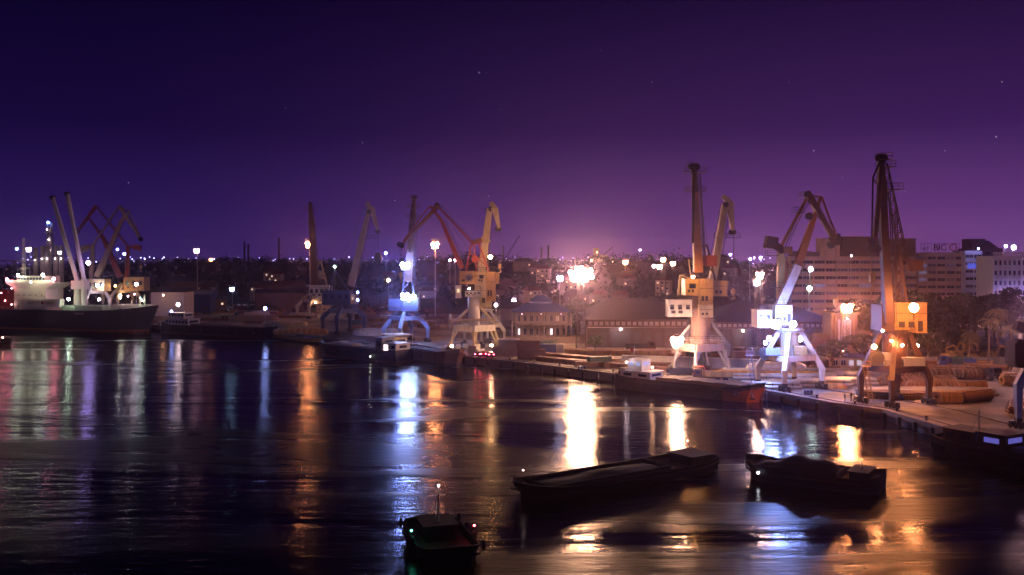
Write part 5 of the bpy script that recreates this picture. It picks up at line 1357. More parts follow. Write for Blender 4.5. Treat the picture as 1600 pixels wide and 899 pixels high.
# far viaduct lit white along the horizon at left
T = thing('viaduct', 'long pale viaduct lit along the horizon at left', 'viaduct', (-620, 1600, QZ))
m_ = MB(); m_.box(0, 0, 24, 1500, 12, 2.5); m_.build('deck', WPLAS, T)
pp = None
for i in range(38):
    if pp is None: pp = MB().box(0, 0, 0, 4, 8, 24).build('pier', WPLAS, T, loc=(-730 + 40 * i, 0, 0))
    else: win_copy(pp, T, (-730 + 40 * i, 0, 0))
ll = None
for i in range(75):
    if rs.random() < .35: continue
    loc = (-735 + 20 * i + rs.uniform(-8, 8), -12, rs.uniform(28, 32))
    if ll is None: ll = MB().ball((0, 0, 0), 1.0, 8, 6).build('lamp', glow((.45, .42, 1), 7), T, True, loc)
    else: win_copy(ll, T, loc)

# small houses on the dark slopes
HP = []
def small_house(v):
    T = thing('small_house', 'small dark house on the dim slope beyond the yard', 'house', (0, 0, -500), 0, 'small houses on the dim slope')
    w, d, h = (9, 8, 5), (14, 9, 7), (7, 7, 8.5)
    w, d, h = ((9, 8, 5), (14, 9, 7), (8, 8, 9))[v]
    m_ = MB(); m_.box(0, 0, 0, w, d, h); WL = m_.build('wall', (PLAST, DWALL, PINKP)[v], T)
    r = MB(); hip_roof(r, -w / 2, w / 2, -d / 2, d / 2, h, h + 2.4, w * .3, .5); r.build('roof', (ROOFR, ROOFD, ROOFR)[v], T)
    for k in range(int(h // 3)):
        for i in range(3): make_window(WL, 1.1, 1.2, (-w / 2 + w * (i + .5) / 3, -d / 2 - .03, 1 + 3 * k), glow((1, .7, .45), 1.6) if (i + k + v) % 4 == 0 else GLASS, WHITE, bars=1)
    return T
protos = [small_house(v) for v in range(3)]
used = [False] * 3
hill_rnd = random.Random(11)
def hillz(x, Y):
    """height of the ground behind the yard"""
    def bump(cx, cy, rx, ry, h): return h * math.exp(-((x - cx) / rx) ** 2 - ((Y - cy) / ry) ** 2)
    z = bump(95, 640, 105, 90, 25) + bump(-30, 760, 120, 90, 24) + bump(-230, 820, 160, 110, 16) + bump(-430, 900, 170, 130, 15) + bump(250, 620, 90, 80, 14) + bump(-60, 900, 300, 60, 15)
    return z * (1 if Y > 440 else 0) * min(1, max(0, (Y - 440) / 60))
for i in range(46):
    px = hill_rnd.uniform(240, 1160); Y = hill_rnd.uniform(500, 720)
    x = (px - 800) / F * Y; v = i % 3
    if not used[v]: o = protos[v]; used[v] = True
    else: o = copy_tree(protos[v])
    o.location = (x, Y, QZ - .4 + hillz(x, Y)); o.rotation_euler = (0, 0, hill_rnd.uniform(-.5, .5))
# low hills
vs = []; fs = []; nx, ny = 110, 34
for j in range(ny + 1):
    for i in range(nx + 1):
        Y = 441 + (1080 - 441) * j / ny; x = -760 + 1180 * i / nx
        vs.append((x, Y, QZ - .3 + hillz(x, Y) + (hill_rnd.uniform(0, .8) if hillz(x, Y) > 1 else 0)))
for j in range(ny):
    for i in range(nx): a = j * (nx + 1) + i; fs.append((a, a + 1, a + nx + 2, a + nx + 1))
tag(MB().add(vs, fs).build('hill', weathered('dark_hill_soil', (.05, .045, .035), .95, amount=.5, stain=(.03, .035, .02), scale=.05), None, True), kind='structure')

# ---------------------------------------------------------------- trees
def leaf_cloud(mb, blobs, n, s, rnd):
    for _ in range(n):
        c, rad = rnd.choice(blobs)
        while True:
            v = Vector((rnd.uniform(-1, 1), rnd.uniform(-1, 1), rnd.uniform(-1, 1)))
            if .25 < v.length < 1: break
        v = v * (v.length ** -.35)
        p = Vector(c) + Vector((v.x * rad[0], v.y * rad[1], v.z * rad[2]))
        a = Vector((rnd.uniform(-1, 1), rnd.uniform(-1, 1), rnd.uniform(-1, 1))).normalized() * s * rnd.uniform(.6, 1.3)
        b = a.cross(Vector((rnd.uniform(-1, 1), rnd.uniform(-1, 1), rnd.uniform(-1, 1)))).normalized() * s * rnd.uniform(.4, .9)
        mb.add([p - a, p + b, p + a, p - b], [(0, 1, 2, 3)])
def tree_proto(h, rad, seed, n=900, leafm=None, s=.55):
    rnd = random.Random(seed)
    T = thing('broadleaf_tree', 'x', 'tree', (0, 0, -400))
    m_ = MB(); top = h * .55
    m_.tube((0, 0, 0), (rnd.uniform(-.3, .3), rnd.uniform(-.3, .3), top), h * .035, h * .018, 8)
    blobs = []
    for i in range(8):
        a = i * 2.4 + rnd.uniform(-.3, .3); rr = rad * rnd.uniform(.25, .75); z = h * rnd.uniform(.5, .88)
        e = (rr * math.cos(a), rr * math.sin(a), z)
        m_.tube((0, 0, h * rnd.uniform(.25, .5)), e, h * .014, h * .005, 5)
        k = rad * rnd.uniform(.32, .52); blobs.append((e, (k, k, k * .72)))
    blobs.append(((0, 0, h * .8), (rad * .5, rad * .5, h * .18)))
    m_.build('trunk', BARK, T)
    c = MB(); leaf_cloud(c, blobs, n, s, rnd); c.build('crown', leafm or LEAF, T)
    return T
TP = [tree_proto(8, 4.2, 21, 1300, LEAF, .38), tree_proto(14, 6.5, 22, 1500, LEAFD, .6), tree_proto(17, 8, 23, 1700, LEAFD, .7), tree_proto(12, 7, 24, 1200, LEAFD, .6)]
tused = [False] * len(TP)
def place_tree(v, p, label, sc_=1.0, group=None, rz=0):
    if not tused[v]: o = TP[v]; tused[v] = True
    else: o = copy_tree(TP[v])
    o.location = p; o.scale = (sc_,) * 3; o.rotation_euler = (0, 0, rz); o['label'] = label
    if group: o['group'] = group
    return o
place_tree(0, G(1301, 580), 'round bushy green tree beside the low cream kiosk')
place_tree(0, G(1352, 578), 'bushy tree directly left of the tall dark orange crane', 1.15, rz=2)
place_tree(1, G(1420, 560), 'dark broad tree behind the legs of the tall dark orange crane', .95)
place_tree(0, G(930, 553), 'low bushy tree in front of the left warehouse', .7, rz=1)
TL = 'large dark broadleaf tree in the belt in front of the office blocks'
tr = random.Random(31)
for i in range(17):
    px = 1335 + i * 15.5 + tr.uniform(-5, 5); Y = tr.uniform(285, 350)
    place_tree(1 + i % 3, Vector(((px - 800) / F * Y, Y, QZ)), TL, tr.uniform(.85, 1.1), 'large dark trees in front of the office blocks', tr.uniform(0, 6))
for i in range(9):
    px = 895 + i * 11 + tr.uniform(-4, 4) if i < 4 else 1410 + (i - 4) * 20; Y = tr.uniform(350, 372) if i < 4 else tr.uniform(262, 280)
    place_tree(1 + i % 3, Vector(((px - 800) / F * Y, Y, QZ)), 'dark tree rising behind the warehouse beneath the largest floodlight' if i < 4 else 'dark tree at the back edge of the coil yard behind the excavators', tr.uniform(.6, .85), 'dark trees behind the warehouse' if i < 4 else 'dark trees at the back edge of the coil yard', tr.uniform(0, 6))
# skyline trees on the hills, too many to count: one mass of foliage
mb = MB(); rnd = random.Random(5)
for i in range(2600):
    Y = rnd.uniform(480, 980); px = rnd.uniform(-20, 1240); x = (px - 800) / F * Y
    hz = hillz(x, Y)
    if hz < 4 and rnd.random() < .8: continue
    r_ = rnd.uniform(2.2, 4.6); zc = QZ + hz + r_ * .6
    for _ in range(22):
        v = Vector((rnd.gauss(0, .5), rnd.gauss(0, .5), rnd.gauss(0, .45))) * r_
        a = Vector((rnd.uniform(-1, 1), rnd.uniform(-1, 1), rnd.uniform(-1, 1))).normalized() * .8
        b = a.cross(Vector((rnd.uniform(-1, 1), rnd.uniform(-1, 1), rnd.uniform(-1, 1)))).normalized() * .7
        p = Vector((x, Y, zc)) + v
        mb.add([p - a, p + b, p + a, p - b], [(0, 1, 2, 3)])
tag(mb.build('hillside_foliage', LEAFD), 'dark scrub and woodland covering the low hills behind the port', 'foliage', kind='stuff')
def palm(p, h, label, seed):
    rnd = random.Random(seed); T = thing('palm_tree', label, 'palm tree', p)
    m_ = MB(); q = Vector((0, 0, 0)); 
    for k in range(8):
        q2 = Vector((math.sin(k * .4 + seed) * .12 * k * .4, 0, h * (k + 1) / 8)); m_.tube(q, q2, .28 - .012 * k, .27 - .012 * k, 8); q = q2
    m_.build('trunk', BARK, T)
    c = MB()
    for i in range(17):
        a = i * 2.399; up = rnd.uniform(-.5, 1.5); ln = rnd.uniform(3.0, 4.6)
        d = Vector((math.cos(a), math.sin(a), 0)); pts = []
        for k in range(9):
            t = k / 8; pts.append(q + d * (ln * t * (1 - .25 * t)) + Vector((0, 0, up * ln * .55 * t - ln * .75 * t * t)))
        sd = Vector((-d.y, d.x, 0))
        for k in range(8):
            c.beam(pts[k], pts[k + 1], .06, .05)
            for f_ in (0, .33, .66):
                b0 = pts[k].lerp(pts[k + 1], f_); w = .7 * math.sin(math.pi * min(1, (k + f_ + .7) / 8.6)) + .15
                for s_ in (-1, 1):
                    e = b0 + sd * (s_ * w) + (pts[k + 1] - pts[k]).normalized() * .45 - Vector((0, 0, w * .55))
                    mid = b0.lerp(e, .5) + (pts[k + 1] - pts[k]).normalized() * .09
                    c.add([b0, mid, e, b0.lerp(e, .5)], [(0, 1, 2, 3)])
    c.build('crown', PALM, T)
palm(G(1581, 578), 11.0, 'tall palm with bright hanging fronds, nearest the right edge', 2)
palm(G(1545, 575), 12.0, 'slim palm just left of the brightest palm', 5)
palm(G(1560, 570), 14.5, 'tallest palm standing behind the brightest palm', 9)
palm(G(1515, 568), 8.0, 'short palm near the excavators', 12)
palm(G(1605, 572), 11.5, 'palm cut by the right edge', 14)

# ---------------------------------------------------------------- yard goods
def wagon(): pass
def container_mesh(L_=6.06, B=2.44, H=2.6, mat=CORW, name='shipping_container', label='x'):
    T = thing(name, label, 'container', (0, 0, -300))
    m_ = MB(); m_.box(0, 0, .15, L_ - .2, B - .1, H - .25)
    n_ = int(L_ / .3)
    for i in range(n_):
        x = -L_ / 2 + .25 + (L_ - .5) * i / (n_ - 1)
        for s_ in (-1, 1): m_.box(x, s_ * (B / 2 - .04), .2, .12, .06, H - .35)
    m_.build('shell', mat, T)
    f = MB()
    for x in (-1, 1):
        for y in (-1, 1): f.box(x * (L_ / 2 - .08), y * (B / 2 - .08), 0, .16, .16, H)
    for y in (-1, 1):
        for z in (0, H - .14): f.box(0, y * (B / 2 - .07), z + .001, L_ - .33, .14, .14)
    for x in (-1, 1):
        for z in (0, H - .14): f.box(x * (L_ / 2 - .07), 0, z + .001, .14, B - .33, .14)
    f.build('frame', mat, T)
    d = MB()
    for y in (-.6, .6): d.box(L_ / 2 - .02, y, .18, .06, 1.1, H - .4); d.tube((L_ / 2 + .05, y * .6, .2), (L_ / 2 + .05, y * .6, H - .3), .03, n=6)
    d.build('door', mat, T)
    return T
def row_label(i, n, what, where):
    o = ['first', 'second', 'third', 'fourth', 'fifth', 'sixth', 'seventh', 'eighth', 'ninth', 'tenth', 'eleventh', 'twelfth', 'thirteenth', 'fourteenth']
    return '%s %s from the left %s' % (o[i], what, where)
cw_ = container_mesh(mat=CORW); first = [True]
def put(proto, flag, p, rz, label, group=None):
    if flag[0]: flag[0] = False; o = proto
    else: o = copy_tree(proto)
    o.location = p; o.rotation_euler = (0, 0, rz); o['label'] = label
    if group: o['group'] = group
    return o
# white box cars behind the crane legs
p0, p1 = G(990, 571), G(1165, 577)
for i in range(8):
    put(cw_, first, p0.lerp(p1, i / 7), math.atan2(p1.y - p0.y, p1.x - p0.x), row_label(i, 8, 'white box container', 'in the row under the orange crane'), 'white box containers in a row')
for i, (px, py) in enumerate(((786, 556), (801, 556.5))):
    put(cw_, first, G(px, py), R(90) if False else 0, ('left', 'right')[i] + ' white container right of the yellow crane legs')
put(cw_, first, G(797, 560) + Vector((-.4, 3.2, 2.62)), 0, 'white cabin box stacked on top of the two white containers')
put(cw_, first, G(741, 552.5), R(80), 'pinkish lit container end-on under the yellow crane')
put(cw_, first, G(865, 551), R(-4), 'long pale container left of the blue one behind the maroon container')
f2 = [True]; cb_ = container_mesh(mat=CORB); put(cb_, f2, G(853, 551.5), R(-4), 'bright blue container in the pale row behind the maroon container')
f3 = [True]; cr_ = container_mesh(L_=6.06, mat=CORR)
put(cr_, f3, G(826, 561), R(12), 'lower maroon container at the left end of the dark stacks'); put(cr_, f3, G(826, 561) + Vector((0, 0, 2.61)), R(12), 'upper maroon container stacked at the left end of the dark stacks')
put(cr_, f3, G(835, 560), R(12), 'maroon container standing right behind the stacked pair')
for i in range(7):
    put(cr_, f3, G(150 + i * 45, 489 - (i % 3) * 2), R(-8 + 6 * (i % 3)), row_label(i, 7, 'dark container', 'in the scattered row behind the coaster'), 'dark containers behind the coaster')
# bundles of steel / timber stacks
def stack_proto(L_, n, hgt, mat, name, r=.18):
    T = thing(name, 'x', 'stack', (0, 0, -300)); rnd = random.Random(n)
    m_ = MB()
    rows = max(1, int(hgt / (2 * r)))
    for k in range(rows):
        for i in range(n - (k % 2)):
            m_.tube((-L_ / 2 + rnd.uniform(-.3, .3), (i - n / 2 + (k % 2) * .5) * 2 * r, r + k * 1.8 * r), (L_ / 2 + rnd.uniform(-.3, .3), (i - n / 2 + (k % 2) * .5) * 2 * r, r + k * 1.8 * r), r, n=6)
    m_.build('bundle', mat, T, False)
    s_ = MB()
    for x in (-.35, 0, .35):
        s_.box(x * L_, 0, 0, .2, n * 2 * r + .4, .12)
        for y in (-1, 1): s_.box(x * L_, y * (n * r + .2), 0, .12, .12, rows * 1.8 * r * .9)
    s_.build('stakes', STEEL, T)
    return T
RSTK = stack_proto(12, 9, 1.5, RUST, 'steel_bar_stack', .17); fr1 = [True]
PSTK = stack_proto(12, 5, 1.6, PIPE, 'pipe_stack', .4); fr2 = [True]
TSTK = stack_proto(8, 8, 1.8, TIMBER, 'timber_stack', .2); fr3 = [True]
wh = ['nearest the quay edge', 'beside it to the right', 'in the middle of the dark stacks', 'further right in the dark stacks', 'close to the white box containers', 'behind the dark stacks', 'at the back of the dark stacks', 'last before the barge wheelhouse']
k = 0
for i in range(8):
    for j in range(2):
        p = G(868 + i * 21, 566 + i * 1.9 - j * 7)
        put(RSTK, fr1, p, R(-42 + (i % 3) * 4), 'dark bundle of steel bars in the long quayside row right of the maroon containers', 'bundles of steel bars along the quay')
for i in range(6):
    put(TSTK, fr3, G(905 + i * 24, 553 + (i % 2) * 2), R(-5 + i * 3), row_label(i, 6, 'timber stack', 'in front of the left warehouse'), 'timber stacks in front of the warehouse')
for i in range(10):
    put(PSTK, fr2, G(1168 + (i % 5) * 30, 592 - (i // 5) * 7), R(-3), 'pipe stack under the white crane, lit orange', 'pipe stacks under the white crane')
tr = random.Random(77)
for i in range(34):
    px = tr.uniform(240, 700); py = tr.uniform(477, 506 if px < 480 else 518)
    q = tr.choice(((RSTK, fr1, 'steel bars'), (PSTK, fr2, 'pipes'), (TSTK, fr3, 'timber')))
    put(q[0], q[1], G(px, py), R(tr.uniform(-12, 12)), 'dim stack of %s in the storage yard left of the yellow crane' % q[2], 'stacks of %s in the left storage yard' % q[2])
for i in range(8):
    put(PSTK, fr2, G(1205 + i * 20, 606 - i * 1 - (i % 2) * 9), R(-8), 'low pipe stack on the open yard between the white crane and the dark orange crane', 'low pipe stacks on the open yard')
# wire rod coils
def coil_proto(ln, r):
    T = thing('steel_coil', 'x', 'coil', (0, 0, -300)); m_ = MB()
    c = (0, 0, r)
    m_.ringx(c, (1, 0, 0), r * .5, r, ln, 22); m_.build('winding', COIL, T)
    s_ = MB()
    for k in range(4):
        a = k * math.pi / 2 + .6; s_.box(0, math.cos(a) * r * 1.005, r + math.sin(a) * r * 1.005 - .04, ln * 1.02, .08, .08)
    s_.build('strap', STEEL, T); return T
CO = coil_proto(1.5, 1.15); fc1 = [True]
def coil_row(pa, pb, n, where, lift=0, rz=R(18)):
    a, b = G(*pa), G(*pb)
    for i in range(n):
        p = a.lerp(b, i / max(1, n - 1)) + Vector((0, 0, lift))
        put(CO, fc1, p, rz + tr.uniform(-.08, .08), 'rusty wire coil ' + where, 'wire coils ' + where)
coil_row((1466, 630), (1498, 631), 7, 'in the nearest row beside the crane leg', 0, R(40)); coil_row((1502, 629), (1542, 625), 6, 'in the bright closed row at the right end', 0, R(8))
coil_row((1425, 609), (1492, 611), 12, 'in the middle row under the crane beam', 0, R(50)); coil_row((1500, 612), (1534, 611), 4, 'at the right end of the middle row', 0, R(8))
coil_row((1380, 602), (1486, 603), 16, 'in the back row under the crane beam', 0, R(50)); coil_row((1400, 590), (1530, 592), 20, 'in the dark farthest row', 0, R(35)); coil_row((1402, 586), (1520, 588), 16, 'in the dark row beyond the farthest one', 0, R(35))
coil_row((1570, 602), (1604, 603), 7, 'in the block at the right edge of the yard', 0, R(8)); coil_row((1572, 598), (1606, 599), 7, 'at the back of the block at the right edge', 0, R(8))
for i in range(7):
    put(PSTK, fr2, G(1385 + i * 20, 618 - (i % 2) * 1.5), R(3), row_label(i, 7, 'pipe stack', 'between the coil rows'), 'pipe stacks between the coil rows')
for i in range(4):
    put(TSTK, fr3, G(1376 + i * 17, 622 + (i % 2)), R(-20), row_label(i, 4, 'low timber stack', 'right beneath the tall dark orange crane'), 'timber stacks beneath the dark orange crane')
for i in range(5): put(RSTK, fr1, G(1590 + i * 8, 640 + i * 2), R(60), 'dark bundle of steel bars at the right edge behind the blue-lit leg', 'bundles of steel bars at the right edge')
CR_ = thing('cargo_crate', 'x', 'crate', (0, 0, -300)); MB().box(0, 0, .12, 2.2, 1.5, 1.3).build('crate_body', TIMBER, CR_)
m_ = MB()
for x in (-.8, 0, .8): m_.box(x, 0, 0, .15, 1.5, .12)
for x in (-1.08, 1.08): m_.box(x, -.78, .12, .12, .06, 1.34); m_.box(x, .78, .12, .12, .06, 1.34)
m_.build('pallet', TIMBER, CR_)
fcr = [True]; fcc = [True]; CCt = container_mesh(mat=weathered('dusty_brown_container', (.10, .06, .05), .7, amount=.4))
fcg = [True]; CGt = container_mesh(mat=banded('faded_green_container', (.06, .11, .09), (.04, .08, .07), 2.2, 0, .6))
tr = random.Random(404)
def scatter(px0, px1, py0, py1, n, where):
    for _ in range(n):
        p = G(tr.uniform(px0, px1), tr.uniform(py0, py1)); w = tr.random()
        if w < .5:
            put(CR_, fcr, p, tr.uniform(-.6, .6), 'wooden crate in the clutter ' + where, 'wooden crates ' + where)
        elif w < .62: put(CCt, fcc, p, R(tr.choice((-30, -5, 20, 60))), 'brown container in the clutter ' + where, 'brown containers ' + where)
        elif w < .72: put(CGt, fcg, p, R(tr.choice((-30, -5, 20, 60))), 'faded green container in the clutter ' + where, 'faded green containers ' + where)
        elif w < .86: put(RSTK, fr1, p, R(tr.uniform(-50, 10)), 'bundle of steel bars in the clutter ' + where, 'steel bar bundles ' + where)
        else: put(TSTK, fr3, p, R(tr.uniform(-50, 10)), 'timber stack in the clutter ' + where, 'timber stacks ' + where)
scatter(240, 470, 476, 494, 40, 'left of the beige crane'); scatter(560, 700, 478, 516, 34, 'around the floodlit grey crane'); scatter(790, 905, 534, 548, 14, 'in front of the pavilion')
scatter(1060, 1200, 556, 566, 16, 'behind the orange crane'); scatter(1200, 1310, 568, 582, 22, 'behind the white crane'); scatter(1385, 1540, 568, 580, 26, 'before the boundary wall'); scatter(880, 985, 572, 574, 9, 'beside the quayside steel row')
# low stockpile walls and tarpaulined piles
def tarp(label, p, L_, B, H, mat, rz=0):
    T = thing('covered_stockpile', label, 'stockpile', p, rz); m_ = MB(); n = 14; vs = []; fs = []
    rnd = random.Random(int(L_ * 10))
    for i in range(n + 1):
        for j in range(9):
            a = math.pi * j / 8; e = 1 - .25 * (abs(i / n - .5) * 2) ** 6
            vs.append((-L_ / 2 + L_ * i / n, -math.cos(a) * B / 2 * e, max(0, math.sin(a)) ** .6 * H * e + rnd.uniform(-.06, .06) * (j not in (0, 8))))
    for i in range(n):
        for j in range(8): q = i * 9 + j; fs.append((q, q + 9, q + 10, q + 1))
    fs += [tuple(range(9)), tuple(n * 9 + k for k in range(9))[::-1]]
    m_.add(vs, fs); m_.build('tarpaulin', mat, T, True)
    w = MB()
    for i in range(6):
        x = -L_ / 2 + L_ * (i + .5) / 6; w.tube((x, -B / 2 - .05, .05), (x, 0, H + .06), .03, n=4)
    w.build('lashing', STEEL, T)
tarp('long white tarpaulined pile behind the portal of the white crane', G(1213, 583), 14, 5, 2.8, WHITE); tarp('orange tarpaulined pile left of the white crane', G(1150, 592), 14, 4, 2.0, CORO); tarp('orange tarpaulined pile right under the white crane portal', G(1225, 592), 18, 4, 1.8, CORO)
tarp('yellow covered pile under the navy crane', G(470, 522), 20, 5, 2.2, CORO); tarp('pale covered pile between the navy and the floodlit crane', G(590, 524), 18, 6, 2.6, WHITE, R(-10)); tarp('orange covered pile right of the orange-lit shed', G(318, 480), 26, 8, 2.5, CORO); tarp('pale covered pile under the beige crane', G(445, 510), 18, 6, 2.4, CREAM); tarp('brown covered pile behind the coaster bow', G(398, 503), 20, 7, 3, SAND)
tarp('small orange covered pile on the open yard', G(1306, 607), 4, 3, 1.2, CORO)

# vehicles
def wheelset(T, xs, y, r, name='wheel'):
    for x in xs:
        for s_ in (-1, 1):
            m_ = MB(); m_.ringx((x, s_ * y, r), (0, 1, 0), r * .5, r, .28, 16); w = m_.build(name, RUBBER, T)
            m_ = MB(); m_.disc((x, s_ * y, r), (0, 1, 0), r * .5, .2, 12); m_.build('rim', STEEL, w)
def truck(label, p, rz, col, box=None, tail=False, lamps=False):
    T = thing('truck', label, 'truck', p, rz)
    m_ = MB(); m_.box(-1.2, 0, .8, 7.6, .9, .3); m_.build('chassis', STEEL, T)
    c = MB(); c.add([(2.0, -1.15, .6), (4.0, -1.15, .6), (4.0, 1.15, .6), (2.0, 1.15, .6), (2.0, -1.1, 2.9), (3.7, -1.1, 2.9), (3.7, 1.1, 2.9), (2.0, 1.1, 2.9), (4.0, -1.15, 1.7), (4.0, 1.15, 1.7)], [(3, 2, 1, 0), (4, 5, 6, 7), (0, 1, 8, 5, 4), (1, 2, 9, 8), (8, 9, 6, 5), (2, 3, 7, 6, 9), (3, 0, 4, 7)])
    C = c.build('cab', col, T)
    w = MB(); w.add([(4.0, -1.0, 1.8), (4.0, 1.0, 1.8), (3.76, .95, 2.7), (3.76, -.95, 2.7)], [(0, 1, 2, 3)]); w.v = [(x + .02, y, z) for x, y, z in w.v]; w.build('windscreen', GLASS, C)
    for s_ in (-1, 1): w = MB(); w.box(3.0, s_ * 1.14, 1.8, 1.0, .06, .75); w.build('side_window', GLASS, C)
    if box: b_ = MB(); b_.box(-1.6, 0, 1.12, 6.6, 2.3, .15); b_.box(-1.6, 1.12, 1.27, 6.6, .08, 1.0); b_.box(-1.6, -1.12, 1.27, 6.6, .08, 1.0); b_.box(1.65, 0, 1.27, .08, 2.1, 1.5); b_.build('load_bed', box, T)
    wheelset(T, (3.0, -1.6, -3.4), 1.0, .5)
    for s_ in (-1, 1):
        b_ = MB(); b_.box(4.03, s_ * .85, .85, .08, .3, .2); b_.build('headlight', glow((1, .85, .7), 30) if lamps else WHITE, T)
        b_ = MB(); b_.box(-5.0, s_ * .9, .85, .08, .35, .22); b_.build('tail_light', glow((1, .05, .08), 60) if tail else REDP, T)
    return T
def car(label, p, rz, col, tail=False, van=False, name='parked_car'):
    T = thing(name, label, 'van' if van else 'car', p, rz); H = 1.9 if van else 1.45
    prof = [(-2.2, .35), (2.2, .35), (2.25, .75), (1.4, .95), (.75 if not van else 1.3, H), (-1.5 if not van else -2.1, H), (-2.2, 1.0)]
    n = len(prof); m_ = MB(); vs = [(x, -.85 + (.12 if z > 1.1 else 0), z) for x, z in prof] + [(x, .85 - (.12 if z > 1.1 else 0), z) for x, z in prof]
    m_.add(vs, [tuple(range(n)), tuple(range(n, 2 * n))[::-1]] + [((i + 1) % n, i, n + i, n + (i + 1) % n) for i in range(n)]); m_.build('body', col, T)
    w = MB(); 
    for s_ in (-1, 1): w.box(-.2, s_ * .80, .98, 2.2, .06, .36)
    w.build('side_window', GLASS, T)
    w = MB(); w.beam((1.32, 0, 1.0), (.84 if not van else 1.33, 0, H - .06), 1.4, .05, side=(0, 1, 0)); w.build('windscreen', GLASS, T)
    wheelset(T, (1.35, -1.35), .78, .33)
    for s_ in (-1, 1):
        b_ = MB(); b_.box(-2.22, s_ * .65, .75, .06, .28, .16); b_.build('tail_light', glow((1, .04, .1), 120) if tail else REDP, T)
        b_ = MB(); b_.box(2.24, s_ * .62, .6, .06, .3, .15); b_.build('headlight', WHITE, T)
    return T
PAINTW = weathered('white_car_paint', (.7, .7, .7), .3, amount=.1); PAINTD = weathered('dark_car_paint', (.05, .05, .07), .3, amount=.1); PAINTR = weathered('red_car_paint', (.3, .03, .03), .35, amount=.15)
truck('dark flatbed truck parked in front of the left warehouse', G(1003, 549), R(4), BROWN, STEEL)
truck('black truck at the end of the coil rows under the palms', G(1540, 592), R(-75), PAINTD, STEEL)
truck('small dark truck on the quay beneath the orange crane', G(1110, 596), R(175), BROWN, CORO)
truck('red truck cab parked left of the orange crane legs', G(1075, 592), R(10), REDP, STEEL)
truck('blue truck loaded with bags behind the coil rows', G(1492, 574), R(170), CORB, CORB)
truck('dim truck in the left storage yard', G(360, 497), R(8), PAINTD, CREAM)
car('white van standing on the quay under the yellow crane', G(735, 549.5), R(95), PAINTW, True, True, 'parked_van')
for i, (px, py) in enumerate(((746, 557), (757, 556.5), (766, 557.5), (753, 553.5))):
    car(('leftmost car with lit red tail lights under the yellow crane', 'middle car with lit red tail lights under the yellow crane', 'rightmost car with lit red tail lights under the yellow crane', 'car parked behind the ones with red tail lights')[i], G(px, py), R((92, 84, 100, 90)[i]), (PAINTD, PAINTR, PAINTD, PAINTW)[i], i < 3)
for i, px in enumerate((700, 716, 727)): car(('left', 'middle', 'right')[i] + ' pale car parked left of the van under the yellow crane', G(px, 547 - i), R(80 + 10 * i), PAINTW)
def excavator(label, p, rz, up):
    T = thing('excavator', label, 'excavator', p, rz)
    m_ = MB()
    for s_ in (-1, 1):
        m_.prism([(-1.9, s_ * 1.2 - .28), (1.9, s_ * 1.2 - .28), (1.9, s_ * 1.2 + .28), (-1.9, s_ * 1.2 + .28)], .1, .85); m_.disc((-1.9, s_ * 1.2, .47), (0, 1, 0), .4, .54, 12); m_.disc((1.9, s_ * 1.2, .47), (0, 1, 0), .4, .54, 12)
    m_.build('track', RUBBER, T)
    b_ = MB(); b_.box(-.8, 0, 1.0, 3.2, 2.5, 1.3); b_.box(-2.3, 0, 1.1, .8, 2.4, 1.0); b_.build('body', YELLOW, T)
    c = MB(); c.box(.6, .75, 1.2, 1.4, .95, 1.7); C = c.build('cab', YELLOW, T); w = MB(); w.box(1.32, .75, 1.9, .05, .8, .85); w.box(.6, 1.24, 1.9, 1.0, .05, .8); w.build('cab_window', GLASS, C)
    a = MB(); a.beam((1.0, -.3, 1.8), (3.2, -.3, 4.2 + up), .45, .7, .4, .5); a.beam((3.2, -.3, 4.2 + up), (5.0, -.3, 3.6 + up), .4, .5); a.tube((1.4, -.3, 1.4), (2.6, -.3, 3.2 + up * .6), .1); a.build('boom', YELLOW, T)
    a = MB(); a.beam((5.0, -.3, 3.8 + up), (5.3, -.3, 1.6 + up), .35, .45, .25, .3); a.build('dipper_arm', YELLOW, T)
    k = MB(); k.prism([(4.9, -.8), (5.9, -.8), (5.9, .2), (4.9, .2)], .8 + up, 1.7 + up); k.build('bucket', STEEL, T)
for i, (px, py, rz, u_) in enumerate(((1500, 564, 10, .8), (1511, 566, 160, .2), (1528, 563, -150, .6), (1548, 565, 20, .1), (1486, 565, 30, .9))):
    excavator(row_label((1, 2, 3, 4, 0)[i], 5, 'orange excavator', 'parked under the palms behind the coil yard'), G(px, py), R(rz), u_)
# wall behind excavators
T = thing('boundary_wall', 'low dark boundary wall behind the coil yard under the palms', 'wall', G(1530, 571)); m_ = MB(); m_.box(8, 0, 0, 74, .35, 2.0); m_.box(8, 0, 2.0, 74.4, .5, .15)
for i in range(16): m_.box(-28 + i * 4.8, 0, 0, .5, .6, 2.3)
m_.build('masonry', CONC, T)
T = thing('boundary_wall', 'pale boundary wall in front of the pavilion and left warehouse', 'wall', G(905, 537)); m_ = MB(); m_.box(0, 0, 0, 50, .3, 2.2)
for i in range(12): m_.box(-24 + i * 4.3, 0, 0, .5, .5, 2.5)
m_.build('masonry', PLAST, T)
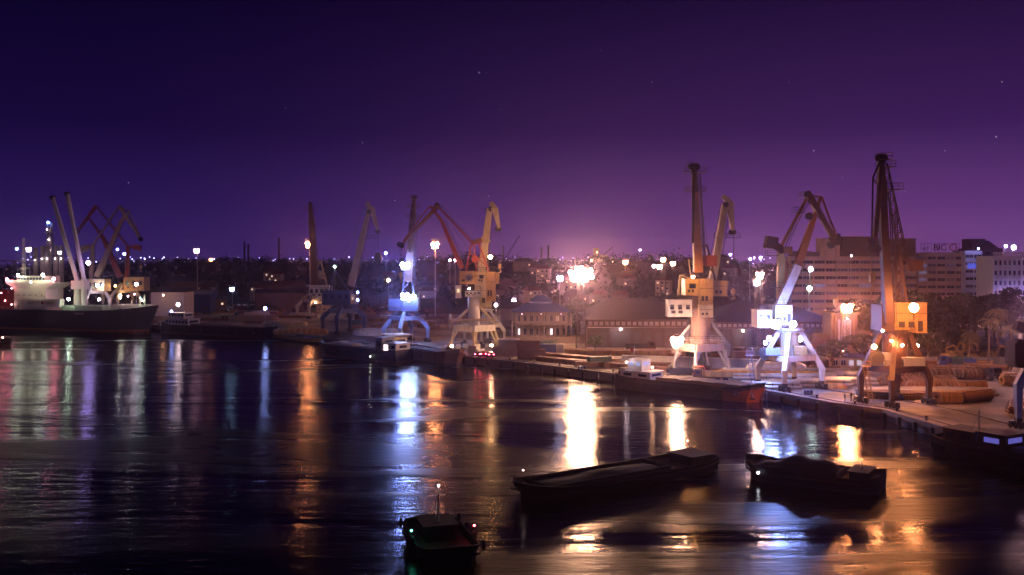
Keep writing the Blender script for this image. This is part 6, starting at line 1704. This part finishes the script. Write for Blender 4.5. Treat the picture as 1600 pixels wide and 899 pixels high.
# bollards, fenders on the quay face, people
BO = thing('bollard', 'cast iron mooring bollard on the quay edge', 'bollard', (0, 0, -300), 0, 'mooring bollards along the quay edge'); m_ = MB(); m_.tube((0, 0, 0), (0, 0, .55), .22, .18, 12); m_.tube((0, 0, .55), (0, 0, .75), .32, .3, 12); m_.box(0, 0, 0, .7, .7, .08); m_.build('post', STEEL, BO)
fb = [True]
for k in range(26):
    p, d, n_ = shore(42 + k * 9.5, .9); put(BO, fb, Vector((p.x, p.y, 2.2)), 0, 'cast iron mooring bollard on the quay edge')
FE = thing('fender', 'dark rubber fender hanging on the quay wall', 'fender', (0, 0, -300), 0, 'rubber fenders along the quay wall'); m_ = MB(); m_.tube((0, 0, -1.3), (0, 0, .35), .32, n=12); m_.build('rubber_body', RUBBER, FE); m_ = MB(); m_.tube((0, .1, .35), (0, .2, .75), .04, n=5); m_.build('chain', STEEL, FE)
ff = [True]
for k in range(40):
    p, d, n_ = shore(40 + k * 5.2, -.72); put(FE, ff, Vector((p.x, p.y, 1.35)), math.atan2(d.y, d.x), 'dark rubber fender hanging on the quay wall')
def person(p, rz, label, pose=0):
    T = thing('person', label, 'person', p, rz)
    J = [(0, 0, .95), (0, 0, 1.2), (0, 0, 1.42), (0, 0, 1.52), (0, 0, 1.66), (0, .11, .9), (.06 + pose * .1, .12, .5), (0, .12, .06), (0, -.11, .9), (.02, -.12, .5), (-.05 - pose * .1, -.12, .06), (0, .2, 1.4), (.02, .26, 1.12), (.12, .26, .88), (0, -.2, 1.4), (.02, -.26, 1.12), (.12, -.26, .88), (.14, .12, .03), (.1, -.12, .03)]
    E = [(0, 1), (1, 2), (2, 3), (3, 4), (0, 5), (5, 6), (6, 7), (7, 17), (0, 8), (8, 9), (9, 10), (10, 18), (2, 11), (11, 12), (12, 13), (2, 14), (14, 15), (15, 16)]
    rad = [.15, .14, .15, .06, .1, .1, .07, .05, .1, .07, .05, .07, .05, .04, .07, .05, .04, .04, .04]
    me = bpy.data.meshes.new('body'); me.from_pydata(J, E, []); o = bpy.data.objects.new('body', me); sc.collection.objects.link(o); o.parent = T
    md = o.modifiers.new('skin', 'SKIN'); sv = me.skin_vertices[0].data
    for i, r_ in enumerate(rad): sv[i].radius = (r_, r_)
    sv[0].use_root = True
    o.modifiers.new('sub', 'SUBSURF').levels = 1; o.modifiers['sub'].render_levels = 1
    me.materials.append(SKIN)
    h = MB(); h.tube((0, 0, 1.66), (0, 0, 1.78), .13, .08, 10); h.build('helmet', YELLOW, T)
person(G(1320, 628), .3, 'dockworker in dark clothes standing left of the bollard on the lit quay', 1); person(G(1330, 627), 2.0, 'dockworker in dark clothes walking beside the leg of the tall dark orange crane', 0)
person(G(1298, 583), 1, 'person in dark clothes standing under the round bushy tree')
# low clutter on the quay edge
def drum_pile(label, p):
    T = thing('drum_cluster', label, 'drums', p); m_ = MB()
    for i, (x, y) in enumerate(((0, 0), (.7, .1), (.3, .65), (1.4, .3))): m_.tube((x, y, 0), (x, y, .9), .29, n=14); m_.ringx((x, y, .45), (0, 0, 1), .28, .31, .05, 14)
    m_.build('drum', weathered('blue_drum', (.06, .1, .25), .5), T)
drum_pile('cluster of blue drums on the quay between the white and dark orange cranes', G(1258, 617)); drum_pile('cluster of blue drums on the quay left of the barge wheelhouse', G(905, 578))

# ---------------------------------------------------------------- haze
hz = MB(); hz.box(-50, 1000, -1, 3000, 2140, 71)
m = bpy.data.materials.new('night_haze'); m.use_nodes = True; n = m.node_tree.nodes; l = m.node_tree.links
n.remove(n['Principled BSDF']); v = n.new('ShaderNodeVolumePrincipled'); v.inputs['Color'].default_value = (.80, .60, 1.0, 1); v.inputs['Density'].default_value = .0002; v.inputs['Anisotropy'].default_value = .93
l.new(v.outputs[0], n['Material Output'].inputs['Volume'])
tag(hz.build('haze', m), 'thin lit night haze over the harbour', 'haze', kind='stuff')
